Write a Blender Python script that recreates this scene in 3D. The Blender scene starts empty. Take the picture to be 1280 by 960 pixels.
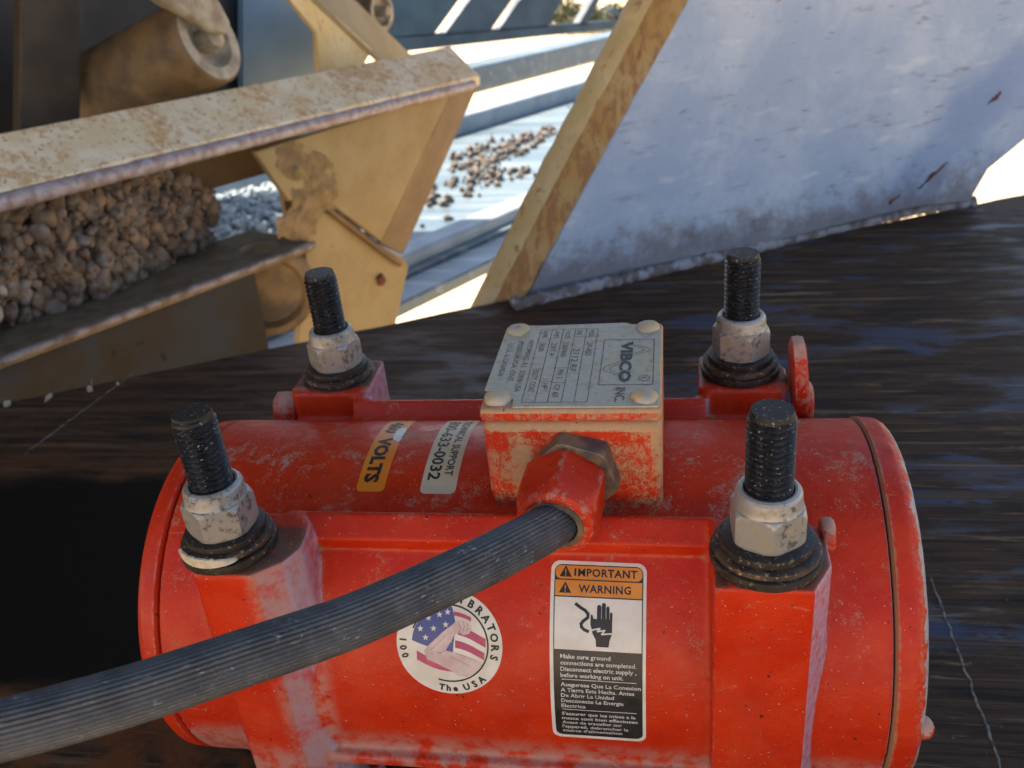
import bpy, bmesh, math, random
import numpy as np
from mathutils import Vector, Matrix, noise
rnd = random.Random(7)
PI = math.pi
S = 0.01            # the design is written in centimetres
ZO = 20.0           # washer seats lie 20 cm above the deck (deck top = world z 0)
scene = bpy.context.scene
COL = scene.collection

# ------------------------------------------------------------------ camera
F_PX = 1163.07
YAW, PITCH, ROLL = 0.1966, 0.4948, -0.1041
CAM = Vector((8.4807, -40.7655, 26.3132))
def _rot():
    cx, sx = math.cos(PITCH), math.sin(PITCH); cz, sz = math.cos(YAW), math.sin(YAW); cy, sy = math.cos(ROLL), math.sin(ROLL)
    Rz = Matrix(((cz, sz, 0), (-sz, cz, 0), (0, 0, 1))); B = Matrix(((1, 0, 0), (0, 0, -1), (0, 1, 0)))
    Rx = Matrix(((1, 0, 0), (0, cx, -sx), (0, sx, cx))); Rr = Matrix(((cy, -sy, 0), (sy, cy, 0), (0, 0, 1)))
    return Rr @ Rx @ B @ Rz
MR = _rot(); MT = MR.transposed()
def W(v): return Vector((v[0]*S, v[1]*S, (v[2]+ZO)*S))     # design cm -> world metres
cam_d = bpy.data.cameras.new('camera'); cam = bpy.data.objects.new('camera', cam_d); COL.objects.link(cam)
r_, d_, f_ = MT @ Vector((1, 0, 0)), MT @ Vector((0, 1, 0)), MT @ Vector((0, 0, 1))
m4 = Matrix((( r_.x, -d_.x, -f_.x), (r_.y, -d_.y, -f_.y), (r_.z, -d_.z, -f_.z))).to_4x4()
m4.translation = W(CAM); cam.matrix_world = m4
cam_d.sensor_width = 36; cam_d.lens = 36*F_PX/1280; cam_d.clip_start = 0.02; cam_d.clip_end = 2000
cam_d.dof.use_dof = True; cam_d.dof.focus_distance = 0.41; cam_d.dof.aperture_fstop = 16
scene.camera = cam

# ------------------------------------------------------------------ sky, sun, exposure
SUN_EL, SUN_AZ = math.radians(54), math.radians(-48)       # azimuth measured from +y towards +x: the sun stands behind on the left
world = bpy.data.worlds.new('World'); scene.world = world; world.use_nodes = True
wn = world.node_tree; wn.nodes.clear()
sky = wn.nodes.new('ShaderNodeTexSky'); sky.sky_type = 'NISHITA'; sky.sun_disc = False
sky.sun_elevation = SUN_EL; sky.sun_rotation = SUN_AZ; sky.dust_density = 1.2; sky.ozone_density = 1.0
bg = wn.nodes.new('ShaderNodeBackground'); bg.inputs[1].default_value = 0.08
wo = wn.nodes.new('ShaderNodeOutputWorld'); wn.links.new(sky.outputs[0], bg.inputs[0]); wn.links.new(bg.outputs[0], wo.inputs[0])
sl = bpy.data.lights.new('sun', 'SUN'); sl.energy = 5.0; sl.angle = math.radians(0.53); sl.color = (1, 0.86, 0.68)
so = bpy.data.objects.new('sun', sl); COL.objects.link(so)
sd = Vector((math.sin(SUN_AZ)*math.cos(SUN_EL), math.cos(SUN_AZ)*math.cos(SUN_EL), math.sin(SUN_EL)))
so.rotation_euler = sd.to_track_quat('Z', 'Y').to_euler(); so.location = sd*20
scene.view_settings.view_transform = 'Standard'; scene.view_settings.look = 'None'
scene.view_settings.gamma = 1; scene.view_settings.use_curve_mapping = False
scene.view_settings.exposure = 1.95
scene.render.engine = 'CYCLES'
scene.cycles.max_bounces = 4; scene.cycles.diffuse_bounces = 3; scene.cycles.glossy_bounces = 2; scene.cycles.caustics_reflective = False; scene.cycles.caustics_refractive = False

# ------------------------------------------------------------------ pixel rays (1280 x 960), used to read places off the photograph
def ray(ix, iy): return MT @ Vector(((ix-640)/F_PX, (iy-480)/F_PX, 1))
def on_plane(ix, iy, p, n):
    d = ray(ix, iy); return CAM + d*((p-CAM).dot(n)/d.dot(n))
def onz(ix, iy, z): return on_plane(ix, iy, Vector((0, 0, z)), Vector((0, 0, 1)))
def at_depth(ix, iy, d): return CAM + ray(ix, iy)*d

# ------------------------------------------------------------------ materials
class NT:
    def __init__(s, name):
        s.m = bpy.data.materials.new(name); s.m.use_nodes = True; s.t = s.m.node_tree; s.t.nodes.clear()
        s.out = s.n('ShaderNodeOutputMaterial'); s.b = s.n('ShaderNodeBsdfPrincipled'); s.l(s.b.outputs[0], s.out.inputs[0])
        tc = s.n('ShaderNodeTexCoord'); vm = s.n('ShaderNodeVectorMath'); vm.operation = 'SCALE'; vm.inputs['Scale'].default_value = 100
        s.l(tc.outputs['Object'], vm.inputs[0]); s.co = vm.outputs[0]          # object coordinates in centimetres
    def n(s, k): return s.t.nodes.new(k)
    def l(s, a, b): s.t.links.new(a, b)
    def val(s, sock, v):
        if isinstance(v, (int, float)): sock.default_value = v
        elif isinstance(v, (tuple, list)): sock.default_value = (*v, 1) if len(v) == 3 and len(sock.default_value) == 4 else v
        else: s.l(v, sock)
    def noise(s, scale, detail=4, rough=0.55, dist=0, stretch=None, off=0):
        co = s.co
        if stretch or off:
            mp = s.n('ShaderNodeMapping'); s.l(co, mp.inputs[0])
            mp.inputs['Scale'].default_value = stretch or (1, 1, 1); mp.inputs['Location'].default_value = (off, off*1.7, off*0.6); co = mp.outputs[0]
        nz = s.n('ShaderNodeTexNoise'); s.l(co, nz.inputs['Vector']); nz.inputs['Scale'].default_value = scale
        nz.inputs['Detail'].default_value = detail; nz.inputs['Roughness'].default_value = rough; nz.inputs['Distortion'].default_value = dist
        return nz.outputs[0]
    def voro(s, scale, feat='F1'):
        v = s.n('ShaderNodeTexVoronoi'); v.feature = feat; s.l(s.co, v.inputs['Vector']); v.inputs['Scale'].default_value = scale; return v.outputs['Distance']
    def ramp(s, f, lo, hi, a=0.0, b=1.0):
        mr = s.n('ShaderNodeMapRange'); mr.interpolation_type = 'SMOOTHSTEP'; s.val(mr.inputs[0], f)
        for i, v in zip((1, 2, 3, 4), (lo, hi, a, b)): mr.inputs[i].default_value = v
        return mr.outputs[0]
    def math(s, op, a, b=0.0, clamp=False):
        m = s.n('ShaderNodeMath'); m.operation = op; m.use_clamp = clamp; s.val(m.inputs[0], a); s.val(m.inputs[1], b); return m.outputs[0]
    def mix(s, f, a, b):
        m = s.n('ShaderNodeMix'); m.data_type = 'RGBA'; s.val(m.inputs[0], f); s.val(m.inputs[6], a); s.val(m.inputs[7], b); return m.outputs[2]
    def sep(s, v=None):
        x = s.n('ShaderNodeSeparateXYZ'); s.l(v or s.co, x.inputs[0]); return x.outputs
    def nz_(s):
        g = s.n('ShaderNodeNewGeometry'); return s.sep(g.outputs['Normal'])[2]
    def bump(s, h, strength=0.3, dist=0.001):
        b = s.n('ShaderNodeBump'); b.inputs['Strength'].default_value = strength; b.inputs['Distance'].default_value = dist
        s.l(h, b.inputs['Height']); s.l(b.outputs[0], s.b.inputs['Normal'])
    def fin(s, col, rough=0.5, metal=0.0, spec=0.5):
        s.val(s.b.inputs['Base Color'], col); s.val(s.b.inputs['Roughness'], rough); s.val(s.b.inputs['Metallic'], metal)
        s.b.inputs['Specular IOR Level'].default_value = spec; return s.m

TAN = (0.42, 0.31, 0.19); GREYD = (0.40, 0.38, 0.37)
def red_paint(name, dust=0.5, dust_col=TAN, extra=None, up=0.25, rough=0.42):
    t = NT(name)
    base = t.mix(t.ramp(t.noise(0.35, 3), 0.3, 0.7), (0.49, 0.021, 0.003), (0.57, 0.034, 0.005))
    fade = t.ramp(t.noise(0.22, 4, 0.6, off=31), 0.48, 0.72)
    base = t.mix(t.math('MULTIPLY', fade, 0.22), base, (0.50, 0.075, 0.035))
    big = t.noise(0.45, 6, 0.62, 0.3); fine = t.noise(9, 4, 0.7, off=3)
    upf = t.math('MULTIPLY', t.math('MAXIMUM', t.nz_(), 0.0), up)
    mid_ = t.noise(2.4, 5, 0.7, 0.4, off=23)
    d = t.math('ADD', t.math('ADD', t.math('ADD', t.math('MULTIPLY', big, 0.55), t.math('MULTIPLY', mid_, 0.30)), t.math('MULTIPLY', fine, 0.25)), upf)
    dm = t.ramp(d, 0.83-0.27*dust, 0.96-0.27*dust)
    thin = t.math('MULTIPLY', t.ramp(t.noise(0.9, 5, 0.7, off=12), 0.5, 0.75), 0.015+0.05*dust)
    dm = t.math('MAXIMUM', t.math('MULTIPLY', dm, 0.8), thin)
    col = t.mix(dm, base, dust_col)
    sp = t.ramp(t.noise(2.4, 3, 0.55, off=7), 0.705, 0.725)                   # chips through to bare dark metal
    col = t.mix(t.math('MULTIPLY', sp, 0.85), col, (0.035, 0.02, 0.015))
    lt = t.ramp(t.noise(7.0, 2, 0.5, off=17), 0.715, 0.75)                 # pale specks of splashed grout
    col = t.mix(t.math('MULTIPLY', lt, 0.7), col, (0.6, 0.45, 0.36))
    geo = t.n('ShaderNodeNewGeometry'); pt = geo.outputs['Pointiness']
    cav = t.math('MULTIPLY', t.ramp(pt, 0.485, 0.455), t.ramp(t.noise(0.9, 5, 0.7, off=71), 0.36, 0.55))      # dust lodged in the inside corners
    col = t.mix(t.math('MULTIPLY', cav, 0.7), col, (0.30, 0.20, 0.10))
    edg = t.math('MULTIPLY', t.ramp(pt, 0.525, 0.56), t.ramp(t.noise(2.2, 5, 0.7, off=73), 0.48, 0.60))       # paint rubbed off the outer edges
    col = t.mix(t.math('MULTIPLY', edg, 0.7), col, (0.40, 0.24, 0.17))
    scr = t.ramp(t.noise(1.6, 6, 0.7, 0.8, stretch=(0.35, 1.6, 1.0), off=81), 0.63, 0.69)                     # scuffs
    col = t.mix(t.math('MULTIPLY', scr, 0.45), col, (0.50, 0.20, 0.11))
    if extra: col = extra(t, col)
    t.bump(t.math('ADD', t.math('ADD', t.noise(1.3, 5, 0.6), t.math('MULTIPLY', t.noise(7.5, 3, 0.5, off=91), 0.28)), t.math('MULTIPLY', dm, 0.5)), 0.5, 0.0010)
    return t.fin(col, t.math('ADD', t.math('MULTIPLY', dm, 0.35), t.ramp(t.noise(0.8, 3, off=5), 0.3, 0.7, rough-0.1, rough+0.1)), 0.0, 0.24)

def grime_and_skylight(t, col):
    # dry grout smeared on the inner flank of the left foot boss and along the bottom of the barrel
    x, y, z = t.sep()
    n1 = t.noise(0.8, 5, 0.65, off=40)
    a = t.math('ABSOLUTE', t.math('ADD', x, 9.6))
    foot = t.math('MULTIPLY', t.math('MULTIPLY', t.ramp(a, 1.5, 0.5), t.ramp(y, -7.5, -8.5)), t.ramp(n1, 0.36, 0.56))
    low = t.math('MULTIPLY', t.ramp(z, 9.4, 7.6), t.ramp(n1, 0.34, 0.58))
    f = t.math('MULTIPLY', t.math('MAXIMUM', foot, low), 0.6)
    col = t.mix(f, col, (0.40, 0.29, 0.22))
    tops = t.math('MULTIPLY', t.math('MULTIPLY', t.ramp(t.nz_(), 0.55, 0.85), t.ramp(z, 18.7, 19.3)), t.math('MULTIPLY', t.math('MULTIPLY', t.ramp(t.math('ABSOLUTE', x), 8.3, 8.9), t.ramp(t.math('ABSOLUTE', y), 6.6, 7.2)), t.ramp(t.noise(1.1, 5, 0.65, off=61), 0.26, 0.44)))
    col = t.mix(t.math('MULTIPLY', tops, 0.85), col, (0.075, 0.042, 0.024))
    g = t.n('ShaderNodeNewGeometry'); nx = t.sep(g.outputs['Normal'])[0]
    skylit_film = t.math('MULTIPLY', t.math('MULTIPLY', t.ramp(nx, 0.5, 0.8), t.math('SUBTRACT', 1.0, tops)), t.ramp(t.noise(2.2, 6, 0.7, off=55), 0.34, 0.58, 0.25, 0.78))  # dust on right-facing sides, with lavender skylight painted into its colour
    return t.mix(skylit_film, col, (0.38, 0.33, 0.40))
M = {}
M['red'] = red_paint('red_enamel_casting', 0.68, extra=grime_and_skylight, up=0.08)
M['red_box'] = red_paint('red_enamel_caked_with_dust', 1.18, (0.47, 0.345, 0.165), up=0.5)
M['red_lug'] = red_paint('red_enamel_worn_lug', 0.85, (0.50, 0.33, 0.24))
M['red_gland'] = red_paint('red_enamel_gland', 0.25, up=0.1)
def crust(side):
    def f(t, col):
        x = t.math('MULTIPLY', t.sep()[0], side)
        e = t.math('ADD', x, t.math('MULTIPLY', t.noise(1.1, 5, 0.7, off=9), 1.3))
        m = t.ramp(e, 19.92, 20.04)
        g = t.math('MULTIPLY', t.ramp(e, 19.5, 19.8), t.ramp(t.noise(3, 5, 0.7, off=77), 0.45, 0.6))
        col = t.mix(t.math('MULTIPLY', g, 0.28), col, TAN)
        col = t.mix(t.math('MULTIPLY', m, 0.95), col, (0.36, 0.34, 0.31))
        sm = t.ramp(t.math('ADD', x, t.math('MULTIPLY', t.noise(0.7, 5, 0.7, off=19), 0.5)), 18.47, 18.33)
        return t.mix(t.math('MULTIPLY', sm, 0.75), col, (0.30, 0.20, 0.10))
    return f
M['red_cap_right'] = red_paint('red_enamel_cap_with_grey_crust', 0.35, extra=crust(1), up=0.05)
M['red_cap_left'] = red_paint('red_enamel_cap', 0.15, up=0.05)

def simple(name, col, col2=None, scale=2, rough=0.5, metal=0.0, bump=0.15, detail=4, speck=None, stretch=None, lo=0.35, hi=0.65, spec=0.5, bd=0.0006):
    t = NT(name); c = col
    nz = t.noise(scale, detail, 0.6, stretch=stretch)
    if col2: c = t.mix(t.ramp(nz, lo, hi), col, col2)
    if speck:
        sc, thr, scol, sa = speck
        c = t.mix(t.math('MULTIPLY', t.ramp(t.noise(sc, 3, 0.6, off=4), thr, thr+0.05), sa), c, scol)
    if bump: t.bump(t.noise(scale*2.5, 5, 0.6, stretch=stretch, off=2), bump, bd)
    return t.fin(c, t.ramp(nz, 0.2, 0.8, rough-0.08, rough+0.08), metal, spec)
M['thread'] = simple('blackened_stud_steel', (0.005, 0.0045, 0.004), (0.012, 0.010, 0.009), 3, 0.5, 0.0, 0.2, speck=(8, 0.635, (0.36, 0.32, 0.27), 0.85), spec=0.35)
def nut_mat():
    t = NT('zinc_plated_nut')
    oi = t.n('ShaderNodeObjectInfo'); va = t.n('ShaderNodeVectorMath'); va.operation = 'ADD'; sc_ = t.n('ShaderNodeMath'); sc_.operation = 'MULTIPLY'; sc_.inputs[1].default_value = 57.0
    t.l(oi.outputs['Random'], sc_.inputs[0]); t.l(t.co, va.inputs[0]); t.l(sc_.outputs[0], va.inputs[1]); t.co = va.outputs[0]
    st = t.ramp(t.noise(1.3, 5, 0.65), 0.50, 0.70)
    c = t.mix(st, (0.36, 0.34, 0.30), (0.30, 0.23, 0.13))
    gr = t.math('MULTIPLY', t.ramp(t.noise(3.2, 5, 0.7, off=6), 0.50, 0.62), t.ramp(t.noise(0.7, 3, 0.5, off=26), 0.42, 0.58))
    c = t.mix(t.math('MULTIPLY', gr, 0.8), c, (0.07, 0.05, 0.035))
    t.bump(t.noise(6, 4), 0.2, 0.0004)
    return t.fin(c, t.ramp(st, 0, 1, 0.46, 0.65), t.ramp(st, 0, 1, 0.45, 0.1))
M['nut'] = nut_mat()
M['washer'] = simple('dark_oily_washer', (0.010, 0.009, 0.008), (0.030, 0.021, 0.014), 1.5, 0.5, 0.0, 0.35, speck=(5, 0.60, (0.22, 0.16, 0.11), 0.7))
M['washer_rust'] = simple('rusty_washer', (0.022, 0.016, 0.011), (0.10, 0.055, 0.028), 1.5, 0.6, 0.0, 0.35, speck=(5, 0.60, (0.38, 0.28, 0.18), 0.8))
M['chalk'] = simple('pale_paint_scrap', (0.62, 0.54, 0.38), (0.5, 0.42, 0.28), 3, 0.7)
M['steel_grey'] = simple('grey_locknut', (0.10, 0.09, 0.08), (0.24, 0.17, 0.09), 1.2, 0.5, 0.3, 0.3)
def cable_mat():
    t = NT('grey_black_ribbed_rubber')
    base = t.mix(t.ramp(t.noise(0.7, 4), 0.3, 0.7), (0.036, 0.036, 0.037), (0.07, 0.069, 0.068))
    fl = t.ramp(t.noise(7, 4, 0.65, off=2, stretch=(0.35, 0.6, 1)), 0.60, 0.68)
    fl2 = t.math('MULTIPLY', fl, t.ramp(t.noise(0.6, 3, off=8), 0.35, 0.6))
    c = t.mix(t.math('MULTIPLY', fl2, 0.5), base, (0.42, 0.40, 0.38))
    c = t.mix(t.math('MULTIPLY', t.ramp(t.noise(3, 5, 0.7, off=5), 0.5, 0.8), 0.25), c, (0.25, 0.24, 0.23))
    t.bump(t.noise(8, 4), 0.25, 0.0006)
    return t.fin(c, 0.55)
M['cable'] = cable_mat()
def alu_mat():
    t = NT('dusty_aluminium_name_plate')
    d = t.ramp(t.noise(0.7, 6, 0.65), 0.42, 0.64)
    c = t.mix(d, (0.43, 0.38, 0.28), (0.52, 0.43, 0.27))
    c = t.mix(t.math('MULTIPLY', t.ramp(t.noise(1.8, 6, 0.75, off=13), 0.50, 0.66), 0.6), c, (0.27, 0.23, 0.16))
    c = t.mix(t.math('MULTIPLY', t.ramp(t.noise(5, 4, 0.7, off=4), 0.5, 0.75), 0.5), c, (0.60, 0.55, 0.46))
    t.bump(t.noise(4, 5), 0.3, 0.0006)
    return t.fin(c, t.ramp(d, 0, 1, 0.5, 0.8), t.ramp(d, 0, 1, 0.15, 0.0))
M['alu'] = alu_mat()
M['ink'] = simple('black_print', (0.012, 0.011, 0.010), None, 4, 0.5, bump=0)
def worn_ink():
    t = NT('worn_plate_print'); return t.fin(t.mix(t.ramp(t.noise(2.2, 5, 0.7), 0.42, 0.66), (0.07, 0.06, 0.045), (0.24, 0.20, 0.14)), 0.6)
M['ink_worn'] = worn_ink()
M['lab_white'] = simple('white_vinyl', (0.72, 0.66, 0.55), (0.62, 0.56, 0.45), 0.6, 0.4, bump=0.05)
M['lab_orange'] = simple('orange_vinyl', (0.72, 0.27, 0.015), (0.62, 0.21, 0.012), 0.8, 0.4, bump=0.05)
M['lab_black'] = simple('black_vinyl', (0.014, 0.013, 0.012), (0.028, 0.024, 0.020), 0.9, 0.42, bump=0.05, speck=(6, 0.70, (0.3, 0.24, 0.17), 0.6))
M['lab_text'] = simple('pale_print', (0.62, 0.60, 0.55), (0.50, 0.47, 0.42), 2, 0.5, bump=0)
M['sticker_orange'] = simple('orange_sticker', (0.76, 0.19, 0.006), (0.70, 0.24, 0.02), 0.5, 0.45, bump=0.05)
M['sticker_cream'] = simple('cream_sticker', (0.62, 0.52, 0.33), (0.55, 0.44, 0.25), 0.6, 0.5, bump=0.05)
M['flag_blue'] = simple('flag_blue_print', (0.05, 0.07, 0.22), None, 2, 0.45, bump=0)
M['flag_red'] = simple('flag_red_print', (0.48, 0.06, 0.12), (0.40, 0.05, 0.12), 1, 0.45, bump=0)
M['arm'] = simple('pale_arm_print', (0.62, 0.47, 0.42), (0.50, 0.34, 0.32), 1.4, 0.45, bump=0)
M['arm_line'] = simple('arm_outline_print', (0.28, 0.15, 0.15), None, 1, 0.5, bump=0)

def deck_mat():
    t = NT('weathered_dark_steel_deck')
    x, y, z = t.sep()
    st = t.noise(1.1, 9, 0.72, 0.35, stretch=(0.07, 1, 1))
    st2 = t.noise(0.9, 9, 0.72, 0.5, stretch=(0.05, 1, 1), off=20)
    bl = t.noise(0.22, 6, 0.62, 0.4, stretch=(0.35, 1, 1), off=4)
    c = t.mix(t.ramp(st, 0.36, 0.60), (0.020, 0.0135, 0.010), (0.078, 0.043, 0.022))
    c = t.mix(t.math('MULTIPLY', t.ramp(st2, 0.575, 0.625), t.ramp(x, -10, 20, 0.4, 0.9)), c, (0.26, 0.16, 0.075))
    c = t.mix(t.math('MULTIPLY', t.math('MULTIPLY', t.ramp(bl, 0.52, 0.58), t.ramp(st, 0.58, 0.46)), t.ramp(x, -6, 14, 0.05, 0.8)), c, (0.040, 0.062, 0.115))
    rightm = t.ramp(x, 16, 26)
    pale = t.math('MULTIPLY', t.ramp(t.noise(0.7, 7, 0.7, 0.6, stretch=(0.12, 1, 1), off=33), 0.59, 0.68), rightm)
    c = t.mix(t.math('MULTIPLY', pale, 0.55), c, (0.25, 0.21, 0.16))
    hair = t.noise(4.5, 5, 0.6, 0.1, stretch=(0.02, 1, 1), off=66)
    c = t.mix(t.math('MULTIPLY', t.ramp(hair, 0.56, 0.66), 0.45), c, (0.13, 0.075, 0.04))
    c = t.mix(t.math('MULTIPLY', t.ramp(hair, 0.44, 0.36), 0.6), c, (0.007, 0.005, 0.005))
    grit = t.ramp(t.noise(2.0, 3, 0.6, off=51), 0.70, 0.74)
    c = t.mix(t.math('MULTIPLY', grit, 0.6), c, (0.22, 0.19, 0.17))
    # black patch left of the motor with a rusty rim
    e = t.math('SUBTRACT', t.math('ADD', 26.5, t.math('MULTIPLY', t.math('SUBTRACT', t.noise(0.09, 2, 0.4, off=2), 0.5), 12)), y)
    xl = t.math('SUBTRACT', -8, x); yl = t.math('ADD', y, t.math('ADD', -1.2, t.math('MULTIPLY', t.noise(0.3, 4, off=9), 4)))
    inside = t.math('MINIMUM', t.math('MINIMUM', e, xl), yl)
    rim = t.math('MULTIPLY', t.math('MULTIPLY', t.ramp(inside, -5.0, -0.2), t.ramp(inside, 2.5, 0.0)), t.ramp(t.noise(0.3, 5, 0.6, off=14), 0.38, 0.6))
    c = t.mix(t.math('MULTIPLY', rim, 0.55), c, (0.13, 0.048, 0.02))
    black_patch = t.ramp(inside, -0.6, 2.4)
    c = t.mix(black_patch, c, (0.006, 0.006, 0.005))
    rust = t.math('MULTIPLY', t.ramp(y, 3, -1), t.ramp(x, -12, -18))
    c = t.mix(t.math('MULTIPLY', t.math('MULTIPLY', rust, t.math('SUBTRACT', 1.0, black_patch)), t.ramp(t.noise(0.35, 6, 0.65, off=25), 0.42, 0.62)), c, (0.14, 0.052, 0.016))
    t.bump(t.math('ADD', st, t.math('MULTIPLY', t.noise(2.2, 6, 0.7), 0.5)), 0.35, 0.002)
    ro = t.math('ADD', t.ramp(bl, 0.46, 0.62, 0.62, 0.30), t.math('MULTIPLY', st, 0.10))
    ro = t.math('ADD', t.math('MULTIPLY', ro, t.math('SUBTRACT', 1.0, black_patch)), t.math('MULTIPLY', black_patch, 0.5))
    return t.fin(c, ro, 0.0, 0.15)
M['deck'] = deck_mat()
M['dried'] = simple('dried_grout_line', (0.24, 0.20, 0.16), (0.07, 0.05, 0.04), 2, 0.8, bump=0.4)
def panel_mat():
    t = NT('scuffed_grey_white_panel_paint')
    c = t.mix(t.ramp(t.noise(0.07, 7, 0.66, 0.3), 0.38, 0.62), (0.38, 0.46, 0.58), (0.52, 0.58, 0.66))
    sc = t.ramp(t.noise(0.5, 6, 0.65, 0.2, stretch=(0.35, 0.35, 1.6)), 0.585, 0.68)
    c = t.mix(t.math('MULTIPLY', sc, 0.5), c, (0.27, 0.27, 0.31))
    ds = t.ramp(t.noise(0.9, 4, 0.6, 0.1, stretch=(0.25, 0.25, 1.8), off=44), 0.655, 0.69)
    c = t.mix(t.math('MULTIPLY', ds, 0.7), c, (0.20, 0.17, 0.17))
    pale = t.ramp(t.noise(0.35, 5, 0.6, off=14, stretch=(0.4, 0.4, 1.4)), 0.58, 0.72)
    c = t.mix(t.math('MULTIPLY', pale, 0.5), c, (0.74, 0.75, 0.76))
    x, y, z = t.sep()
    # darker bluish scuff low on the right side (a worn band running up to the right) with rust scars
    q = t.math('SUBTRACT', t.math('SUBTRACT', z, 14.0), t.math('MULTIPLY', t.math('SUBTRACT', x, 60.0), 1.05))
    q = t.math('ADD', q, t.math('MULTIPLY', t.math('SUBTRACT', t.noise(0.14, 4, off=3), 0.5), 16))
    band = t.math('MULTIPLY', t.ramp(t.math('ABSOLUTE', q), 9.0, 2.0), t.ramp(x, 22, 40))
    c = t.mix(t.math('MULTIPLY', band, 0.6), c, (0.20, 0.29, 0.48))
    # mud splashed along the foot of the panel
    mud = t.ramp(t.math('ADD', z, t.math('MULTIPLY', t.noise(0.35, 6, 0.7, off=8), -15)), 0.5, -6.0)
    c = t.mix(t.math('MULTIPLY', mud, 0.75), c, (0.15, 0.115, 0.105))
    t.bump(t.noise(0.8, 6, 0.65), 0.25, 0.004)
    return t.fin(c, 0.62, 0.0, 0.3)
M['panel'] = panel_mat()
def cream_mat(name, rust=0.5, a=(0.52, 0.40, 0.19), b=(0.58, 0.47, 0.26), sc=0.5, mud=0.0, stretch=None):
    t = NT(name)
    c = t.mix(t.ramp(t.noise(0.15, 4), 0.35, 0.65), a, b)
    n1 = t.noise(sc, 7, 0.68, 0.4, stretch=stretch)
    c = t.mix(t.math('MULTIPLY', t.ramp(n1, 0.66-0.16*rust, 0.78-0.16*rust), 0.85), c, (0.34, 0.16, 0.06))
    c = t.mix(t.math('MULTIPLY', t.ramp(t.noise(sc*3, 5, 0.65, off=6, stretch=stretch), 0.64, 0.70), 0.8), c, (0.10, 0.045, 0.02))
    if mud: c = t.mix(t.math('MULTIPLY', t.ramp(t.noise(0.12, 6, 0.65, off=16), 0.66-0.2*mud, 0.76-0.2*mud), 0.9), c, (0.27, 0.17, 0.085))
    t.bump(t.noise(1.2, 6, 0.65), 0.35, 0.003)
    return t.fin(c, 0.62, 0.0, 0.35)
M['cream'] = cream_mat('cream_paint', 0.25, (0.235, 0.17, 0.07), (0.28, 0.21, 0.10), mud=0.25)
def flange_mat():
    t = NT('rust_bled_flange_paint')
    c = t.mix(t.ramp(t.noise(0.2, 4), 0.35, 0.65), (0.72, 0.56, 0.33), (0.80, 0.69, 0.49))
    big = t.noise(0.11, 4, 0.6, 0.5, off=3); fine = t.noise(0.9, 7, 0.72, 0.6)
    m = t.ramp(t.math('ADD', fine, t.math('MULTIPLY', t.math('SUBTRACT', big, 0.5), 0.8)), 0.50, 0.66)
    c = t.mix(t.math('MULTIPLY', m, 0.7), c, (0.52, 0.26, 0.085))
    c = t.mix(t.math('MULTIPLY', t.ramp(t.noise(1.3, 6, 0.7, off=9), 0.585, 0.64), 0.9), c, (0.26, 0.095, 0.03))
    t.bump(t.noise(1.4, 6, 0.7), 0.4, 0.003)
    return t.fin(c, 0.7, 0, 0.25)
M['cream_rust'] = flange_mat()
M['cream_spare'] = cream_mat('rust_spotted_cream_paint', 1.0, (0.74, 0.58, 0.34), (0.80, 0.68, 0.46), 0.45)
M['cream_edge'] = cream_mat('worn_cream_edge', 0.62, (0.60, 0.45, 0.20), (0.66, 0.54, 0.30), 0.6, stretch=(1, 1, 0.22))
M['cream_orange'] = cream_mat('rust_bled_cream_edge', 1.35, (0.46, 0.27, 0.08), (0.52, 0.36, 0.15), 0.8, stretch=(1, 1, 0.18))
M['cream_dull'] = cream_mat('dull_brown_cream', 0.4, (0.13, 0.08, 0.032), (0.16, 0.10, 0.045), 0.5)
M['worn_edge'] = simple('bare_worn_edge', (0.36, 0.32, 0.34), (0.24, 0.18, 0.16), 0.8, 0.5, 0.2, 0.3)
M['dull_lip'] = simple('dull_scraped_lip', (0.20, 0.17, 0.165), (0.09, 0.065, 0.05), 0.5, 0.65, bump=0.3)
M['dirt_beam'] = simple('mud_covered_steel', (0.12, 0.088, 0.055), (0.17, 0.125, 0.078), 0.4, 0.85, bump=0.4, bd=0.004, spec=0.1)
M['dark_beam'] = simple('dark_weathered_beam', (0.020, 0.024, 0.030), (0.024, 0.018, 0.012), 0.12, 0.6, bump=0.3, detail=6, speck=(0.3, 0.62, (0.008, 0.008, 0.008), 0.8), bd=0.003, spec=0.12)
M['roller'] = simple('dusty_cream_roller', (0.16, 0.10, 0.04), (0.06, 0.04, 0.022), 0.16, 0.6, bump=0.3, detail=5, bd=0.003)
M['roller_end'] = simple('worn_roller_end', (0.34, 0.30, 0.22), (0.20, 0.16, 0.11), 0.4, 0.6, bump=0.4, bd=0.003)
M['shade_paint'] = simple('navy_shade_colour', (0.007, 0.012, 0.019), (0.004, 0.006, 0.010), 0.08, 0.55, bump=0.1)  # near-black tone paints the shade behind the rollers
M['brown_post'] = simple('mud_brown_post', (0.05, 0.036, 0.022), (0.035, 0.026, 0.017), 0.2, 0.75, bump=0.2)
M['blue_sheet'] = simple('blue_sheet_metal', (0.03, 0.075, 0.125), (0.02, 0.052, 0.09), 0.05, 0.5, bump=0.05, spec=0.15)
M['blue_bright'] = simple('bright_blue_sheet', (0.13, 0.24, 0.35), (0.10, 0.19, 0.28), 0.05, 0.45, bump=0.05)
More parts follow.
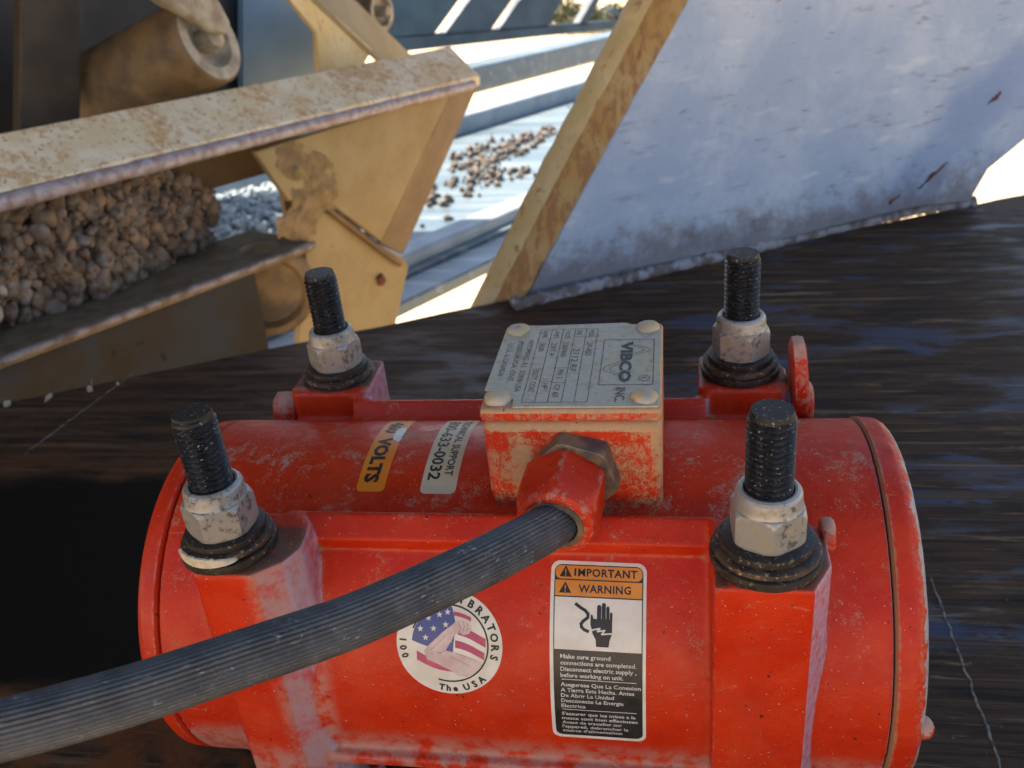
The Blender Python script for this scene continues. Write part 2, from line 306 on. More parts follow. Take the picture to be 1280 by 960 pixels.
def belt_mat():
    t = NT('pale_blue_conveyor_belt')
    st = t.noise(0.10, 6, 0.6, 0.2, stretch=(0.08, 1, 1))
    c = t.mix(t.ramp(st, 0.35, 0.65), (0.075, 0.115, 0.15), (0.12, 0.165, 0.195))
    c = t.mix(t.math('MULTIPLY', t.ramp(t.noise(0.25, 6, 0.65, stretch=(0.1, 1, 1), off=7), 0.56, 0.66), 0.7), c, (0.27, 0.30, 0.32))
    return t.fin(c, t.ramp(st, 0.3, 0.7, 0.3, 0.5))
M['belt'] = belt_mat()
M['pale_rail'] = simple('pale_painted_rail', (0.28, 0.33, 0.37), (0.20, 0.25, 0.29), 0.1, 0.5, bump=0.1)
M['ground'] = simple('pale_sandy_ground', (0.60, 0.46, 0.29), (0.50, 0.38, 0.24), 0.02, 0.9, bump=0.3, detail=8, bd=0.02)
def stone_mat(name, a, b):
    t = NT(name); oi = t.n('ShaderNodeObjectInfo')
    v = t.noise(0.45, 2, 0.5)
    c = t.mix(t.ramp(v, 0.35, 0.65), a, b); t.bump(t.noise(2.5, 5), 0.4, 0.002)
    return t.fin(c, 0.85, 0, 0.2)
M['stone'] = stone_mat('brown_gravel', (0.10, 0.075, 0.058), (0.18, 0.14, 0.108))
M['stone_tan'] = stone_mat('tan_gravel', (0.14, 0.098, 0.066), (0.23, 0.165, 0.115))
M['stone_grey'] = stone_mat('grey_gravel', (0.12, 0.105, 0.095), (0.21, 0.185, 0.165))
M['stone_skylit'] = stone_mat('skylit_blue_gravel', (0.24, 0.31, 0.36), (0.46, 0.53, 0.57))  # blue skylight on the far stones is put into their colour
M['stone_pale'] = stone_mat('pale_gravel', (0.26, 0.22, 0.17), (0.40, 0.34, 0.26))
M['leaf'] = simple('dusty_shrub_leaf', (0.05, 0.07, 0.03), (0.09, 0.11, 0.05), 0.05, 0.7, bump=0)
M['bark'] = simple('grey_shrub_bark', (0.12, 0.09, 0.06), None, 0.1, 0.9, bump=0)
M['sunblocker'] = simple('dark_sunblocker_sheet', (0.10, 0.09, 0.085), (0.07, 0.065, 0.06), 0.02, 0.7, bump=0)  # for the unseen sheet added overhead to block the sun

# ------------------------------------------------------------------ object helpers
def tag(o, label=None, cat=None, group=None, kind=None):
    if label: o['label'] = label
    if cat: o['category'] = cat
    if group: o['group'] = group
    if kind: o['kind'] = kind
    return o
def empty(name, loc=(0, 0, 0)):
    o = bpy.data.objects.new(name, None); COL.objects.link(o); o.location = loc; o.empty_display_size = 0.05; return o
def link(name, me, mat=None, parent=None):
    o = bpy.data.objects.new(name, me); COL.objects.link(o)
    if mat is not None and not me.materials:
        me.materials.append(M[mat] if isinstance(mat, str) else mat)
    if parent is not None: o.parent = parent
    return o
class MB:
    """collects faces in design centimetres; build() turns them into ONE mesh in metres"""
    def __init__(s): s.v = []; s.f = []; s.mi = []
    def add(s, vs, fs, mi=0):
        k = len(s.v); s.v += [tuple(p) for p in vs]; s.f += [tuple(i+k for i in f) for f in fs]; s.mi += [mi]*len(fs); return s
    def prism(s, poly, vec, mi=0):
        poly = [Vector(p) for p in poly]; vec = Vector(vec); n = len(poly)
        nrm = Vector((0, 0, 0))
        for i in range(n): nrm += poly[i].cross(poly[(i+1) % n])
        if nrm.dot(vec) > 0: poly.reverse()
        return s.add(poly+[p+vec for p in poly], [tuple(range(n)), tuple(range(2*n-1, n-1, -1))]+[((i+1) % n, i, i+n, (i+1) % n+n) for i in range(n)], mi)
    def box(s, lo, hi, mi=0):
        (a, b, c), (d, e, f) = lo, hi
        return s.prism([(a, b, c), (d, b, c), (d, e, c), (a, e, c)], (0, 0, f-c), mi)
    def obox(s, o, ax, ay, az, mi=0):
        o, ax, ay, az = map(Vector, (o, ax, ay, az)); return s.prism([o, o+ax, o+ax+ay, o+ay], az, mi)
    def lathe(s, prof, seg=48, frame=None, mi=0, fn=None, caps=True):
        """prof: (axial, radius); frame (origin, axis, ex, ey)"""
        o, a, ex, ey = frame or (Vector((0, 0, 0)), Vector((0, 0, 1)), Vector((1, 0, 0)), Vector((0, 1, 0)))
        vs = []
        for h, r in prof:
            for k in range(seg):
                th = 2*PI*k/seg; rr = fn(th, h, r) if fn else r
                vs.append(o+a*h+(ex*math.cos(th)+ey*math.sin(th))*rr)
        n = len(prof)
        fs = [(i*seg+k, i*seg+(k+1) % seg, (i+1)*seg+(k+1) % seg, (i+1)*seg+k) for i in range(n-1) for k in range(seg)]
        if caps: fs += [tuple(range(seg-1, -1, -1)), tuple(range((n-1)*seg, n*seg))]
        return s.add(vs, fs, mi)
    def tube(s, pts, rad, seg=10, mi=0, rfn=None):
        pts = [Vector(p) for p in pts]; vs = []; up = None; n = len(pts)
        for i, p in enumerate(pts):
            t = (pts[min(i+1, n-1)]-pts[max(i-1, 0)]).normalized()
            if up is None: up = t.orthogonal().normalized()
            ex = (up-t*up.dot(t)).normalized(); up = ex; ey = t.cross(ex)
            r = rad[i] if isinstance(rad, (list, tuple)) else rad
            for k in range(seg):
                th = 2*PI*k/seg; rr = rfn(th, i, r) if rfn else r
                vs.append(p+(ex*math.cos(th)+ey*math.sin(th))*rr)
        fs = [(i*seg+k, i*seg+(k+1) % seg, (i+1)*seg+(k+1) % seg, (i+1)*seg+k) for i in range(n-1) for k in range(seg)]
        fs += [tuple(range(seg-1, -1, -1)), tuple(range((n-1)*seg, n*seg))]
        return s.add(vs, fs, mi)
    def build(s, name, mat, parent=None, smooth=None, bevel=0, seg=2, local=False, fix=True):
        me = bpy.data.meshes.new(name)
        if local: vv = [(p[0]*S, p[1]*S, p[2]*S) for p in s.v]
        else: vv = [(p[0]*S, p[1]*S, (p[2]+ZO)*S) for p in s.v]
        if parent is not None and not local:
            L = parent.matrix_world.translation if not parent.parent else parent.parent.location+parent.location
            L = parent.location if parent.parent is None else L
            vv = [(a-L.x, b-L.y, c-L.z) for a, b, c in vv]
        me.from_pydata(vv, [], s.f); me.validate()
        mats = mat if isinstance(mat, (list, tuple)) else [mat]
        for q in mats: me.materials.append(M[q])
        if len(mats) > 1: me.polygons.foreach_set('material_index', s.mi)
        if fix:
            bm = bmesh.new(); bm.from_mesh(me); bmesh.ops.recalc_face_normals(bm, faces=bm.faces); bm.to_mesh(me); bm.free()
        if smooth is not None:
            me.polygons.foreach_set('use_smooth', [True]*len(me.polygons))
            if smooth < 179: me.set_sharp_from_angle(angle=math.radians(smooth))
        o = link(name, me, None, parent)
        if bevel:
            b = o.modifiers.new('bevel', 'BEVEL'); b.width = bevel*S; b.segments = seg; b.limit_method = 'ANGLE'; b.angle_limit = math.radians(35)
            me.polygons.foreach_set('use_smooth', [True]*len(me.polygons)); b.harden_normals = False
            me.set_sharp_from_angle(angle=math.radians(40))
        return o
X3, Y3, Z3 = Vector((1, 0, 0)), Vector((0, 1, 0)), Vector((0, 0, 1))
AX = lambda x=0, y=0, z=-9.4: (Vector((x, y, z)), X3, Y3, Z3)

# ================================================================== THE SETTING
# ground far below the deck
g = MB(); n = 24
ext = 60000
vs = [];
xs = [-ext, -6000, -2500, -1200, -600, -300, 0, 300, 600, 1200, 2500, 6000, ext]
for yy in xs:
    for xx in xs: vs.append((xx, yy, -190))
nn = len(xs)
g.add(vs, [(j*nn+i, j*nn+i+1, (j+1)*nn+i+1, (j+1)*nn+i) for j in range(nn-1) for i in range(nn-1)])
tag(g.build('ground', 'ground'), 'pale sandy ground blown white by the sun', 'ground', kind='structure')
# sunlit earth bank added unseen behind the camera to throw warm light on the motor's front
em = MB(); vs = []
for j in range(13):
    for i in range(41):
        x = -1000+1150*i/40; u = j/12
        h = 330*u**1.1*(0.9+0.3*noise.noise(Vector((i*0.3, j*0.3, 1)))); vs.append((x, -330-330*u+40*noise.noise(Vector((i*0.25, j*0.2, 6))), -195+h))
em.add(vs, [(j*41+i, j*41+i+1, (j+1)*41+i+1, (j+1)*41+i) for j in range(12) for i in range(40)])
tag(em.build('bounce_slope', 'ground', smooth=80), 'unseen sandy slope added to bounce warm light', 'reflector', kind='structure')
# roof is unseen, added to keep the sun off the motor and the conveyor frame
rf = MB().box((-450, -60, 150), (45, 300, 153))
tag(rf.build('sunblocker', 'sunblocker'), 'dark roof added out of view to shade the machine', 'sunblocker', kind='structure')

# deck: the steel plate that carries the motor
E0, E1 = onz(0, 505, -20), onz(1280, 243, -20)
ed = (E1-E0).normalized(); A0 = E0-ed*60; A1 = E1+ed*60
dk = MB(); N = 60
top = [A0+(A1-A0)*(i/N)+Vector((0, 0.45*noise.noise(Vector((i*0.9, 0, 3))), 0)) for i in range(N+1)]
poly = [Vector((A0.x, -70, -20)), Vector((A1.x, -70, -20))]+top[::-1]
dk.prism([(p.x, p.y, -20) for p in poly], (0, 0, -2.0))
tag(dk.build('steel_deck', 'deck'), 'dark weathered steel deck under the motor', 'deck', kind='structure')
# dried grout lines along the edges of the mounting pad
for a, b in (((1163, 722), (1252, 960)), ((165, 468), (38, 562))):
    p, q = onz(*a, -20), onz(*b, -20); pts = []; K = 46
    q = q+(q-p)*0.05
    for i in range(K+1):
        c = p+(q-p)*(i/K); pts.append((c.x+0.2*noise.noise(Vector((i*0.4, 3, 1)))+0.03*noise.noise(Vector((i*1.7, 5, 1))), c.y, -19.97))
    rr = [max(0.02, 0.085+0.10*noise.noise(Vector((i*0.33, 9, 2)))) for i in range(K+1)]
    gm_ = MB().tube(pts, rr, 8); gm_.v = [(x, y, -20+(z+20)*0.45) for x, y, z in map(tuple, gm_.v)]
    o = gm_.build('grout_line', 'dried', smooth=60)
    tag(o, kind='structure', label='thin pale line of dried grout across the dark deck', cat='grout line')

# ================================================================== VIBRATOR MOTOR
ZC, RC = -9.4, 9.6
motor = empty('vibrator_motor', (0, 0, 0))
tag(motor, 'red electric vibrator motor with warning labels, bolted to the dark steel deck', 'motor')
def cylp(x, arc, dr=0.0):
    a = arc/RC; return Vector((x, -(RC+dr)*math.sin(a), ZC+(RC+dr)*math.cos(a)))
# --- the casting: barrel, four foot bosses and ribs, fused with soft fillets, then split into its parts
cb = MB()
cb.lathe([(-17.4, 9.6), (17.95, 9.6)], 160, AX())
def plan(sx, sy):
    if sy < 0 and sx < 0: P = [(10.45, 10.55), (13.15, 10.55), (14.95, 8.0), (14.95, 6.4), (14.2, 5.8), (9.6, 5.8), (8.9, 6.6), (8.7, 8.4), (9.2, 9.5)]
    elif sy < 0: P = [(10.0, 10.5), (14.05, 10.5), (14.95, 8.8), (14.95, 6.4), (14.2, 5.8), (10.0, 5.8)]
    else: P = [(9.95, 10.55), (13.95, 10.55), (14.85, 8.9), (14.85, 6.6), (14.3, 6.1), (10.3, 6.1), (9.8, 6.5)]
    return [(sx*x, sy*y) for x, y in P]
for sx in (-1, 1):
    for sy in (-1, 1):
        cb.prism([(x, y, -20) for x, y in plan(sx, sy)], (0, 0, 20))
        # foot pad spreading towards the deck
        cb.box((min(sx*8.6, sx*15.6), min(sy*5, sy*11.2), -20), (max(sx*8.6, sx*15.6), max(sy*5, sy*11.2), -18.2))
def rib(a0, a1, r1, x0, x1):
    pts = [(r, a) for r, a in ((8.8, a0-0.01), (r1, a0), (r1-0.15, a1), (8.8, a1+0.02))]
    return [(x0, -r*math.sin(a), ZC+r*math.cos(a)) for r, a in pts], (x1-x0, 0, 0)
cb.prism(*rib(math.radians(30.5), math.radians(38.5), 10.85, -10.5, 10.3))
cb.prism(*rib(math.radians(-38.5), math.radians(-30.5), 10.9, -10.5, 10.3))
cb.prism([(-10.4, -8.6, -12.65), (-10.4, -9.75, -12.65), (-10.4, -9.75, -13.3), (-10.4, -8.2, -13.3)], (20.6, 0, 0))
cb.prism([(-10.4, 8.6, -12.65), (-10.4, 9.75, -12.65), (-10.4, 9.75, -13.3), (-10.4, 8.2, -13.3)], (20.6, 0, 0))
tmp = cb.build('temporary_casting', 'red')
mod = tmp.modifiers.new('r', 'REMESH'); mod.mode = 'VOXEL'; mod.voxel_size = 0.0014
mod = tmp.modifiers.new('s', 'SMOOTH'); mod.factor = 0.5; mod.iterations = 7
dg = bpy.context.evaluated_depsgraph_get(); dg.update()
ev = tmp.evaluated_get(dg); me = bpy.data.meshes.new_from_object(ev)
co = np.empty(len(me.vertices)*3); me.vertices.foreach_get('co', co); co = co.reshape(-1, 3)
nr = np.empty(len(me.vertices)*3); me.vertices.foreach_get('normal', nr); nr = nr.reshape(-1, 3)
fc = np.array([tuple(p.vertices) for p in me.polygons if len(p.vertices) == 4])
cc = co[fc].mean(1)*100; cc[:, 2] -= ZO
ax, ay = np.abs(cc[:, 0]), np.abs(cc[:, 1]); rad = np.hypot(cc[:, 1], cc[:, 2]-ZC)
inboss = (rad > 9.72) & (ax > 8.9) & (ax < 15.2) & (ay > 4.3) | (cc[:, 2] < -17.6)
isrib = (rad > 9.72) & ~inboss & (ax < 10.6)
pid = np.zeros(len(fc), int)
pid[inboss] = 1+(cc[inboss, 0] > 0)*1+(cc[inboss, 1] > 0)*2
pid[isrib] = np.where(cc[isrib, 2] > -8, np.where(cc[isrib, 1] < 0, 5, 6), np.where(cc[isrib, 1] < 0, 7, 8))
def casting_part(k, name):
    sel = fc[pid == k]; used, inv = np.unique(sel, return_inverse=True)
    m = bpy.data.meshes.new(name); m.from_pydata(co[used].tolist(), [], inv.reshape(-1, 4).tolist())
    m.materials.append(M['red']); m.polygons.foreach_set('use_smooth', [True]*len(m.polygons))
    m.normals_split_custom_set_from_vertices(nr[used].tolist())
    return link(name, m, None, motor)
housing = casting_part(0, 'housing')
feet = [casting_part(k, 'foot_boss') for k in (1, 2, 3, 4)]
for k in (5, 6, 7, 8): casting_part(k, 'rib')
bpy.data.objects.remove(tmp); bpy.data.meshes.remove(me)
# --- end caps
def cap(side, mat):
    prof = [(0.06, 8.5), (0.06, 9.55), (0.16, 9.70), (0.9, 9.66), (1.25, 9.50), (1.5, 9.2), (1.62, 8.8), (1.70, 7.5), (1.72, 3.0), (1.72, 0.5)]
    if side < 0: prof = [(0.10, 8.5), (0.10, 9.45), (0.2, 9.6), (0.9, 9.55), (1.25, 9.3), (1.5, 8.8), (1.62, 8.0), (1.7, 3), (1.72, 0.5)]
    x0 = 17.95 if side > 0 else -17.45
    fr = (Vector((x0, 0, ZC)), X3*side, Y3, Z3)
    def fn(th, h, r):
        if side < 0 or h < 0.7: return r
        return r+0.07*noise.noise(Vector((math.cos(th)*9, math.sin(th)*9, h*2)))+0.05*noise.noise(Vector((math.cos(th)*25, math.sin(th)*25, h*3)))
    pr = []
    for (h0, r0), (h1, r1) in zip(prof, prof[1:]):
        for i in range(3): pr.append((h0+(h1-h0)*i/3, r0+(r1-r0)*i/3))
    pr.append(prof[-1])
    return MB().lathe(pr, 220, fr, fn=fn).build('end_cap', mat, motor, smooth=55)
capR = cap(1, 'red_cap_right'); capL = cap(-1, 'red_cap_left')
tag(capR, 'red end cap with a grey crusted rim')
# cap screw on the right cap's rim
def dome(name, c, axis, r, h, mat, parent, seg=20, hexa=False):
    axis = Vector(axis).normalized(); ex = axis.orthogonal().normalized(); ey = axis.cross(ex)
    prof = [(-0.2, r)]+[(h*math.sin(a), max(0.02, r*math.cos(a))) for a in [i*PI/2/7 for i in range(8)]]
    fn = (lambda th, hh, rr: rr*(1+0.16*noise.noise(Vector((math.cos(th)*1.4, math.sin(th)*1.4+hh*2, r*7+c[0]+c[1])))))
    return MB().lathe(prof, seg, (Vector(c), axis, ex, ey), fn=fn).build(name, mat, parent, smooth=60)
M['screw_dusty'] = simple('dust_caked_screw', (0.40, 0.36, 0.33), (0.55, 0.39, 0.17), 0.8, 0.7, bump=0.4, speck=(2, 0.64, (0.5, 0.16, 0.1), 0.6))
for a in (92, 212):
    a = math.radians(a); dome('cap_screw', (19.5, -8.6*math.sin(a), ZC+8.6*math.cos(a)), (1, 0, 0), 0.58, 0.62, 'red_lug', motor)
# lugs (cast ears beside the bosses)
def ear(parent, cx, cy, cz, ry, rz, th, mat='red_lug', tilt=0.0, hole=0.0):
    pts = []; b = MB(); seg = 36; vs = []
    prof = [(-th/2, 0.82), (-th/2+0.12, 0.97), (0, 1.0), (th/2-0.12, 0.97), (th/2, 0.82)]
    for h, k in prof:
        for i in range(seg):
            t = 2*PI*i/seg; w = 1+0.05*noise.noise(Vector((math.cos(t)*2, math.sin(t)*2, cx)))
            vs.append(Vector((cx+h+tilt*math.sin(t)*rz, cy+math.cos(t)*ry*k*w, cz+math.sin(t)*rz*k*w)))
    nprof = len(prof)
    fs = [(i*seg+k, i*seg+(k+1) % seg, (i+1)*seg+(k+1) % seg, (i+1)*seg+k) for i in range(nprof-1) for k in range(seg)]
    fs += [tuple(range(seg-1, -1, -1)), tuple(range((nprof-1)*seg, nprof*seg))]
    return b.add(vs, fs).build('lug', mat, parent, smooth=50)
ear(motor, 15.35, 6.9, 0.35, 1.5, 2.5, 0.85, tilt=-0.06)
ear(motor, 15.9, 7.4, -1.6, 1.2, 1.3, 0.7)
ear(motor, -15.7, 7.6, -1.9, 1.0, 1.1, 1.5)
ear(motor, 15.05, -6.5, -0.3, 0.8, 0.8, 0.6, mat='red_lug')
# --- terminal box
bx0, bx1, by0, by1, bzt = -0.5, 7.9, -4.1, 5.05, 4.78
tb = MB()
tb.box((bx0, by0, -3.2), (bx1, by1, 4.05))
box_o = tb.build('terminal_box', 'red_box', motor, bevel=0.5, seg=5)
lid = MB().box((bx0-0.02, by0-0.03, 4.09), (bx1+0.02, by1+0.02, bzt)).build('box_lid', 'red_box', motor, bevel=0.2, seg=3)
# name plate with slightly cut corners
npz = bzt+0.005
pl = [(-0.55, -2.35), (0.2, -2.5), (1.0, -3.3), (1.05, -4.0), (7.75, -4.0), (7.85, -2.6), (7.85, 4.1), (6.6, 4.55), (5.9, 4.95), (1.4, 4.8), (0.2, 4.9), (-0.5, 4.6)]
plate = MB().prism([(x, y, npz) for x, y in pl], (0, 0, 0.09)).build('name_plate', 'alu', motor, bevel=0.03, seg=2)
tag(plate, 'dusty aluminium name plate with printed table')
PT = npz+0.09
for c in ((0.18, 4.15), (7.12, 4.25), (0.22, -3.2), (7.1, -3.2)):
    dome('lid_screw', (c[0], c[1], 4.86), (0.05*rnd.uniform(-1, 1), 0, 1), 0.64, 0.36, 'screw_dusty', motor, 24)

# --- print: text and line work mapped on flat or curved faces
def text_mesh(txt, size, bold=0.0, align='LEFT', sx=1.0, shear=0.0, spacing=1.0):
    cu = bpy.data.curves.new('txt', 'FONT'); cu.body = txt; cu.size = size; cu.align_x = align; cu.offset = bold; cu.resolution_u = 2; cu.space_character = spacing
    o = bpy.data.objects.new('txt', cu); COL.objects.link(o)
    m = bpy.data.meshes.new_from_object(o.evaluated_get(bpy.context.evaluated_depsgraph_get()))
    vs = [(v.co.x*sx+shear*v.co.y, v.co.y) for v in m.vertices]; fs = [tuple(p.vertices) for p in m.polygons]
    bpy.data.objects.remove(o); bpy.data.curves.remove(cu); bpy.data.meshes.remove(m)
    return vs, fs
class Print:
    """flat artwork in (s, t) coordinates, mapped by fn(s, t, lift)"""
    def __init__(s, fn): s.fn = fn; s.v = []; s.f = []
    def add(s, vs, fs):
        k = len(s.v); s.v += vs; s.f += [tuple(i+k for i in f) for f in fs]; return s
    def text(s, txt, x, y, size, rot=0, width=None, **kw):
        vs, fs = text_mesh(txt, size, **kw)
        if width:
            x0 = min(a for a, b in vs); x1 = max(a for a, b in vs); k = width/(x1-x0); vs = [((a-x0)*k, b) for a, b in vs]
        c, sn = math.cos(rot), math.sin(rot)
        return s.add([(x+a*c-b*sn, y+a*sn+b*c) for a, b in vs], fs)
    def poly(s, pts, sub=0):
        return s.add(list(pts), [tuple(range(len(pts)))])
    def rect(s, x0, y0, x1, y1, nx=1, ny=1):
        vs = [(x0+(x1-x0)*i/nx, y0+(y1-y0)*j/ny) for j in range(ny+1) for i in range(nx+1)]
        return s.add(vs, [(j*(nx+1)+i, j*(nx+1)+i+1, (j+1)*(nx+1)+i+1, (j+1)*(nx+1)+i) for j in range(ny) for i in range(nx)])
    def line(s, pts, w, closed=False):
        pts = [Vector(p) for p in pts]; n = len(pts)
        for i in range(n if closed else n-1):
            a, b = pts[i], pts[(i+1) % n]; d = (b-a).normalized(); q = Vector((-d.y, d.x))*w/2; e = d*w*0.3
            s.add([tuple(a-q-e), tuple(b-q+e), tuple(b+q+e), tuple(a+q-e)], [(0, 1, 2, 3)])
        return s
    def rrect(s, x0, y0, x1, y1, r, ny=14):
        # rounded rectangle cut into strips so that it can bend
        ys = sorted(set([y0+r*(1-math.cos(a)) for a in [i*PI/2/6 for i in range(7)]]+[y1-r*(1-math.cos(a)) for a in [i*PI/2/6 for i in range(7)]]+[y0+(y1-y0)*i/ny for i in range(1, ny)]))
        def inset(y):
            d = min(y-y0, y1-y); return 0 if d >= r else r-math.sqrt(max(0, r*r-(r-d)**2))
        vs = []; nx = 8
        for y in ys:
            a, b = x0+inset(y), x1-inset(y)
            vs += [(a+(b-a)*i/nx, y) for i in range(nx+1)]
        return s.add(vs, [(j*(nx+1)+i, j*(nx+1)+i+1, (j+1)*(nx+1)+i+1, (j+1)*(nx+1)+i) for j in range(len(ys)-1) for i in range(nx)])
    def disc(s, cx, cy, r0, r1, a0=0, a1=2*PI, n=64):
        vs = []
        for i in range(n+1):
            a = a0+(a1-a0)*i/n; vs += [(cx+r0*math.cos(a), cy+r0*math.sin(a)), (cx+r1*math.cos(a), cy+r1*math.sin(a))]
        return s.add(vs, [(2*i, 2*i+1, 2*i+3, 2*i+2) for i in range(n)])
    def build(s, name, mat, parent, lift, split=0.35):
        bm = bmesh.new(); vv = [bm.verts.new((a, b, 0)) for a, b in s.v]
        for f in s.f:
            try: bm.faces.new([vv[i] for i in f])
            except ValueError: pass
        bmesh.ops.triangulate(bm, faces=[f for f in bm.faces if len(f.verts) > 4])
        for _ in range(4):
            long_ = [e for e in bm.edges if e.calc_length() > split]
            if not long_: break
            bmesh.ops.subdivide_edges(bm, edges=long_, cuts=1)
            bmesh.ops.triangulate(bm, faces=[f for f in bm.faces if len(f.verts) > 4])
        for v in bm.verts:
            p = s.fn(v.co.x, v.co.y, lift); v.co = W(p)
        bmesh.ops.recalc_face_normals(bm, faces=bm.faces)
        m = bpy.data.meshes.new(name); bm.to_mesh(m); bm.free()
        # face outward
        if len(m.polygons):
            p = m.polygons[0]; o_ = s.fn(0, 0, 1)
        m.materials.append(M[mat]); m.polygons.foreach_set('use_smooth', [True]*len(m.polygons))
        return link(name, m, None, parent)

# name plate print: text runs towards the viewer (-y), letter tops point to +x
def fplate(s, t, l): return Vector((t, -s, PT+l))
P = Print(fplate)
P.line([(-2.85, 4.92), (1.97, 4.92), (1.97, 7.48), (-2.85, 7.48)], 0.045, True)
for a, b, ph in ((-2.5, -0.3, 0), (-0.4, 1.7, 0)): pass
wv = lambda s0, s1, t0, amp, k=18: [(s0+(s1-s0)*i/k, t0+amp*(0.5-0.5*math.cos(2*PI*i/k))) for i in range(k+1)]
P.line(wv(-2.6, -0.75, 6.15, 1.15), 0.03); P.line(wv(-2.35, -1.0, 6.2, 0.8), 0.03)
P.line(wv(-0.75, 1.4, 6.1, -1.05), 0.03); P.line(wv(-0.45, 1.1, 6.05, -0.7), 0.03)
cols = [4.5, 3.9, 3.3, 2.65, 2.05, 1.43]
for c in cols: P.line([(-4.25, c), (3.6, c)], 0.035)
P.line([(3.6, 1.43), (3.6, 4.5)], 0.035); P.line([(-4.25, 1.43), (-4.25, 4.5)], 0.035)
P.line([(0.2, 2.65), (0.2, 3.3)], 0.03); P.line([(1.7, 2.65), (1.7, 3.3)], 0.03); P.line([(1.6, 2.05), (1.6, 2.65)], 0.03); P.line([(0.3, 1.43), (0.3, 2.05)], 0.03)
P.line([(-3.3, 3.3), (-3.3, 4.5)], 0.03)
P.build('table_lines', 'ink_worn', plate, 0.012, 1.0)
P = Print(fplate)
P.text('VIBCO', -2.62, 5.86, 0.78, width=4.35, bold=0.035)
P.build('maker_name', 'ink', plate, 0.018, 1.0)
Print(fplate).text('INC.', 2.25, 5.75, 0.66, width=1.35, bold=0.012).build('lettering', 'ink_worn', plate, 0.012, 1.0)
P = Print(fplate)
P.disc(1.33, 7.05, 0.25, 0.29, n=24); P.text('R', 1.2, 6.92, 0.36).build('registered_mark', 'ink_worn', plate, 0.012, 1.0)
for txt, s, t, sz, wd in (('MODEL', -4.1, 4.05, 0.38, 0.9), ('2P-450', -2.6, 4.02, 0.46, 1.5), ('SER', -4.1, 3.42, 0.38, 0.6), ('2112 RF', -1.9, 3.38, 0.5, 2.5),
        ('VOLTS', -4.05, 2.8, 0.38, 0.95), ('230/460', -2.7, 2.78, 0.44, 1.7), ('PH 3', 0.4, 2.8, 0.44, 0.9), ('CY 60', 1.9, 2.8, 0.44, 1.2),
        ('AMPS', -4.05, 2.2, 0.38, 0.9), ('2.8/1.4', -2.6, 2.18, 0.44, 1.4), ('HP', 1.75, 2.2, 0.44, 0.55),
        ('RPM', -4.05, 1.58, 0.38, 0.7), ('3600', -2.6, 1.56, 0.44, 0.95), ('DUTY  CONT', 0.45, 1.58, 0.44, 2.2),
        ('WYOMING, R.I.  02898 USA', -3.0, 0.92, 0.42, 5.6), ('MISSISSAUGA, ONT.', -2.8, 0.42, 0.42, 4.4), ('U.S.A. & CANADA', -2.6, -0.12, 0.42, 3.6)):
    Print(fplate).text(txt, s, t, sz, width=wd).build('lettering', 'ink_worn', plate, 0.012, 1.0)

# --- curved stickers on the barrel
def fcyl(x0, arc0, rot=0.0):
    c, sn = math.cos(rot), math.sin(rot)
    return lambda s, t, l: cylp(x0+s*c-t*sn, arc0-(s*sn+t*c), l)
# warning label: s to the right, t upwards; its top left corner at (2.66, arc 6.95)
LW, LH = 4.48, 9.25
fl = fcyl(2.66, 6.93, -0.018)
lab = Print(fl).rrect(0, -LH, LW, 0, 0.42, 26).build('warning_label', 'lab_white', motor, 0.012, 0.5)
tag(lab, 'orange, white and black electric shock warning label')
def lrect(name, mat, x0, y0, x1, y1, lift, r=None):
    p = Print(fl)
    if r: p.rrect(x0, y0, x1, y1, r, 10)
    else: p.rect(x0, y0, x1, y1, 4, 12)
    return p.build(name, mat, lab, lift, 0.5)
lrect('border', 'lab_black', 0.17, -LH+0.2, LW-0.15, -0.17, 0.017, 0.34)
lrect('orange_band', 'lab_orange', 0.22, -0.84, LW-0.2, -0.22, 0.022, 0.25)
lrect('orange_band', 'lab_orange', 0.22, -1.62, LW-0.2, -0.90, 0.022)
lrect('picture_field', 'lab_white', 0.22, -4.12, LW-0.2, -1.68, 0.022)
P = Print(fl)
for yc, txt, x0, wd in ((-0.53, 'IMPORTANT', 1.10, 2.95), (-1.27, 'WARNING', 1.32, 2.45)):
    if txt[0] == 'I': P.rect(x0, yc-0.17, x0+0.095, yc+0.18).text(txt[1:], x0+0.18, yc-0.17, 0.50, width=wd-0.18, bold=0.013, spacing=1.08)
    else: P.text(txt, x0, yc-0.17, 0.50, width=wd, bold=0.013, spacing=1.08)
    P.poly([(0.40, yc-0.22), (0.99, yc-0.22), (0.695, yc+0.30)])
P.build('heading', 'ink', lab, 0.028, 0.5)
P = Print(fl)
for yc in (-0.53, -1.27):
    P.poly([(0.665, yc+0.13), (0.725, yc+0.13), (0.715, yc-0.07), (0.675, yc-0.07)]); P.rect(0.67, yc-0.17, 0.72, yc-0.11)
P.build('exclamation_mark', 'lab_orange', lab, 0.033, 0.5)
P = Print(fl)                                                                # hand struck by a live wire
hx = 2.46
P.poly([(hx-0.28, -3.92), (hx+0.30, -3.92), (hx+0.34, -3.62), (hx+0.46, -3.28), (hx-0.46, -3.28), (hx-0.30, -3.6)])
P.rect(hx-0.46, -3.28, hx+0.46, -2.62, 2, 2)
for x0, x1, yt in ((-0.25, -0.05, -2.12), (-0.03, 0.16, -2.02), (0.18, 0.33, -2.16), (0.35, 0.47, -2.42)):
    P.rect(hx+x0, -2.64, hx+x1, yt+0.07); P.poly([(hx+x0, yt+0.07), (hx+x1, yt+0.07), (hx+x1-0.05, yt+0.14), (hx+x0+0.05, yt+0.14)])
P.poly([(hx-0.46, -3.2), (hx-0.40, -2.62), (hx-0.47, -2.42), (hx-0.55, -2.46), (hx-0.55, -2.9)])
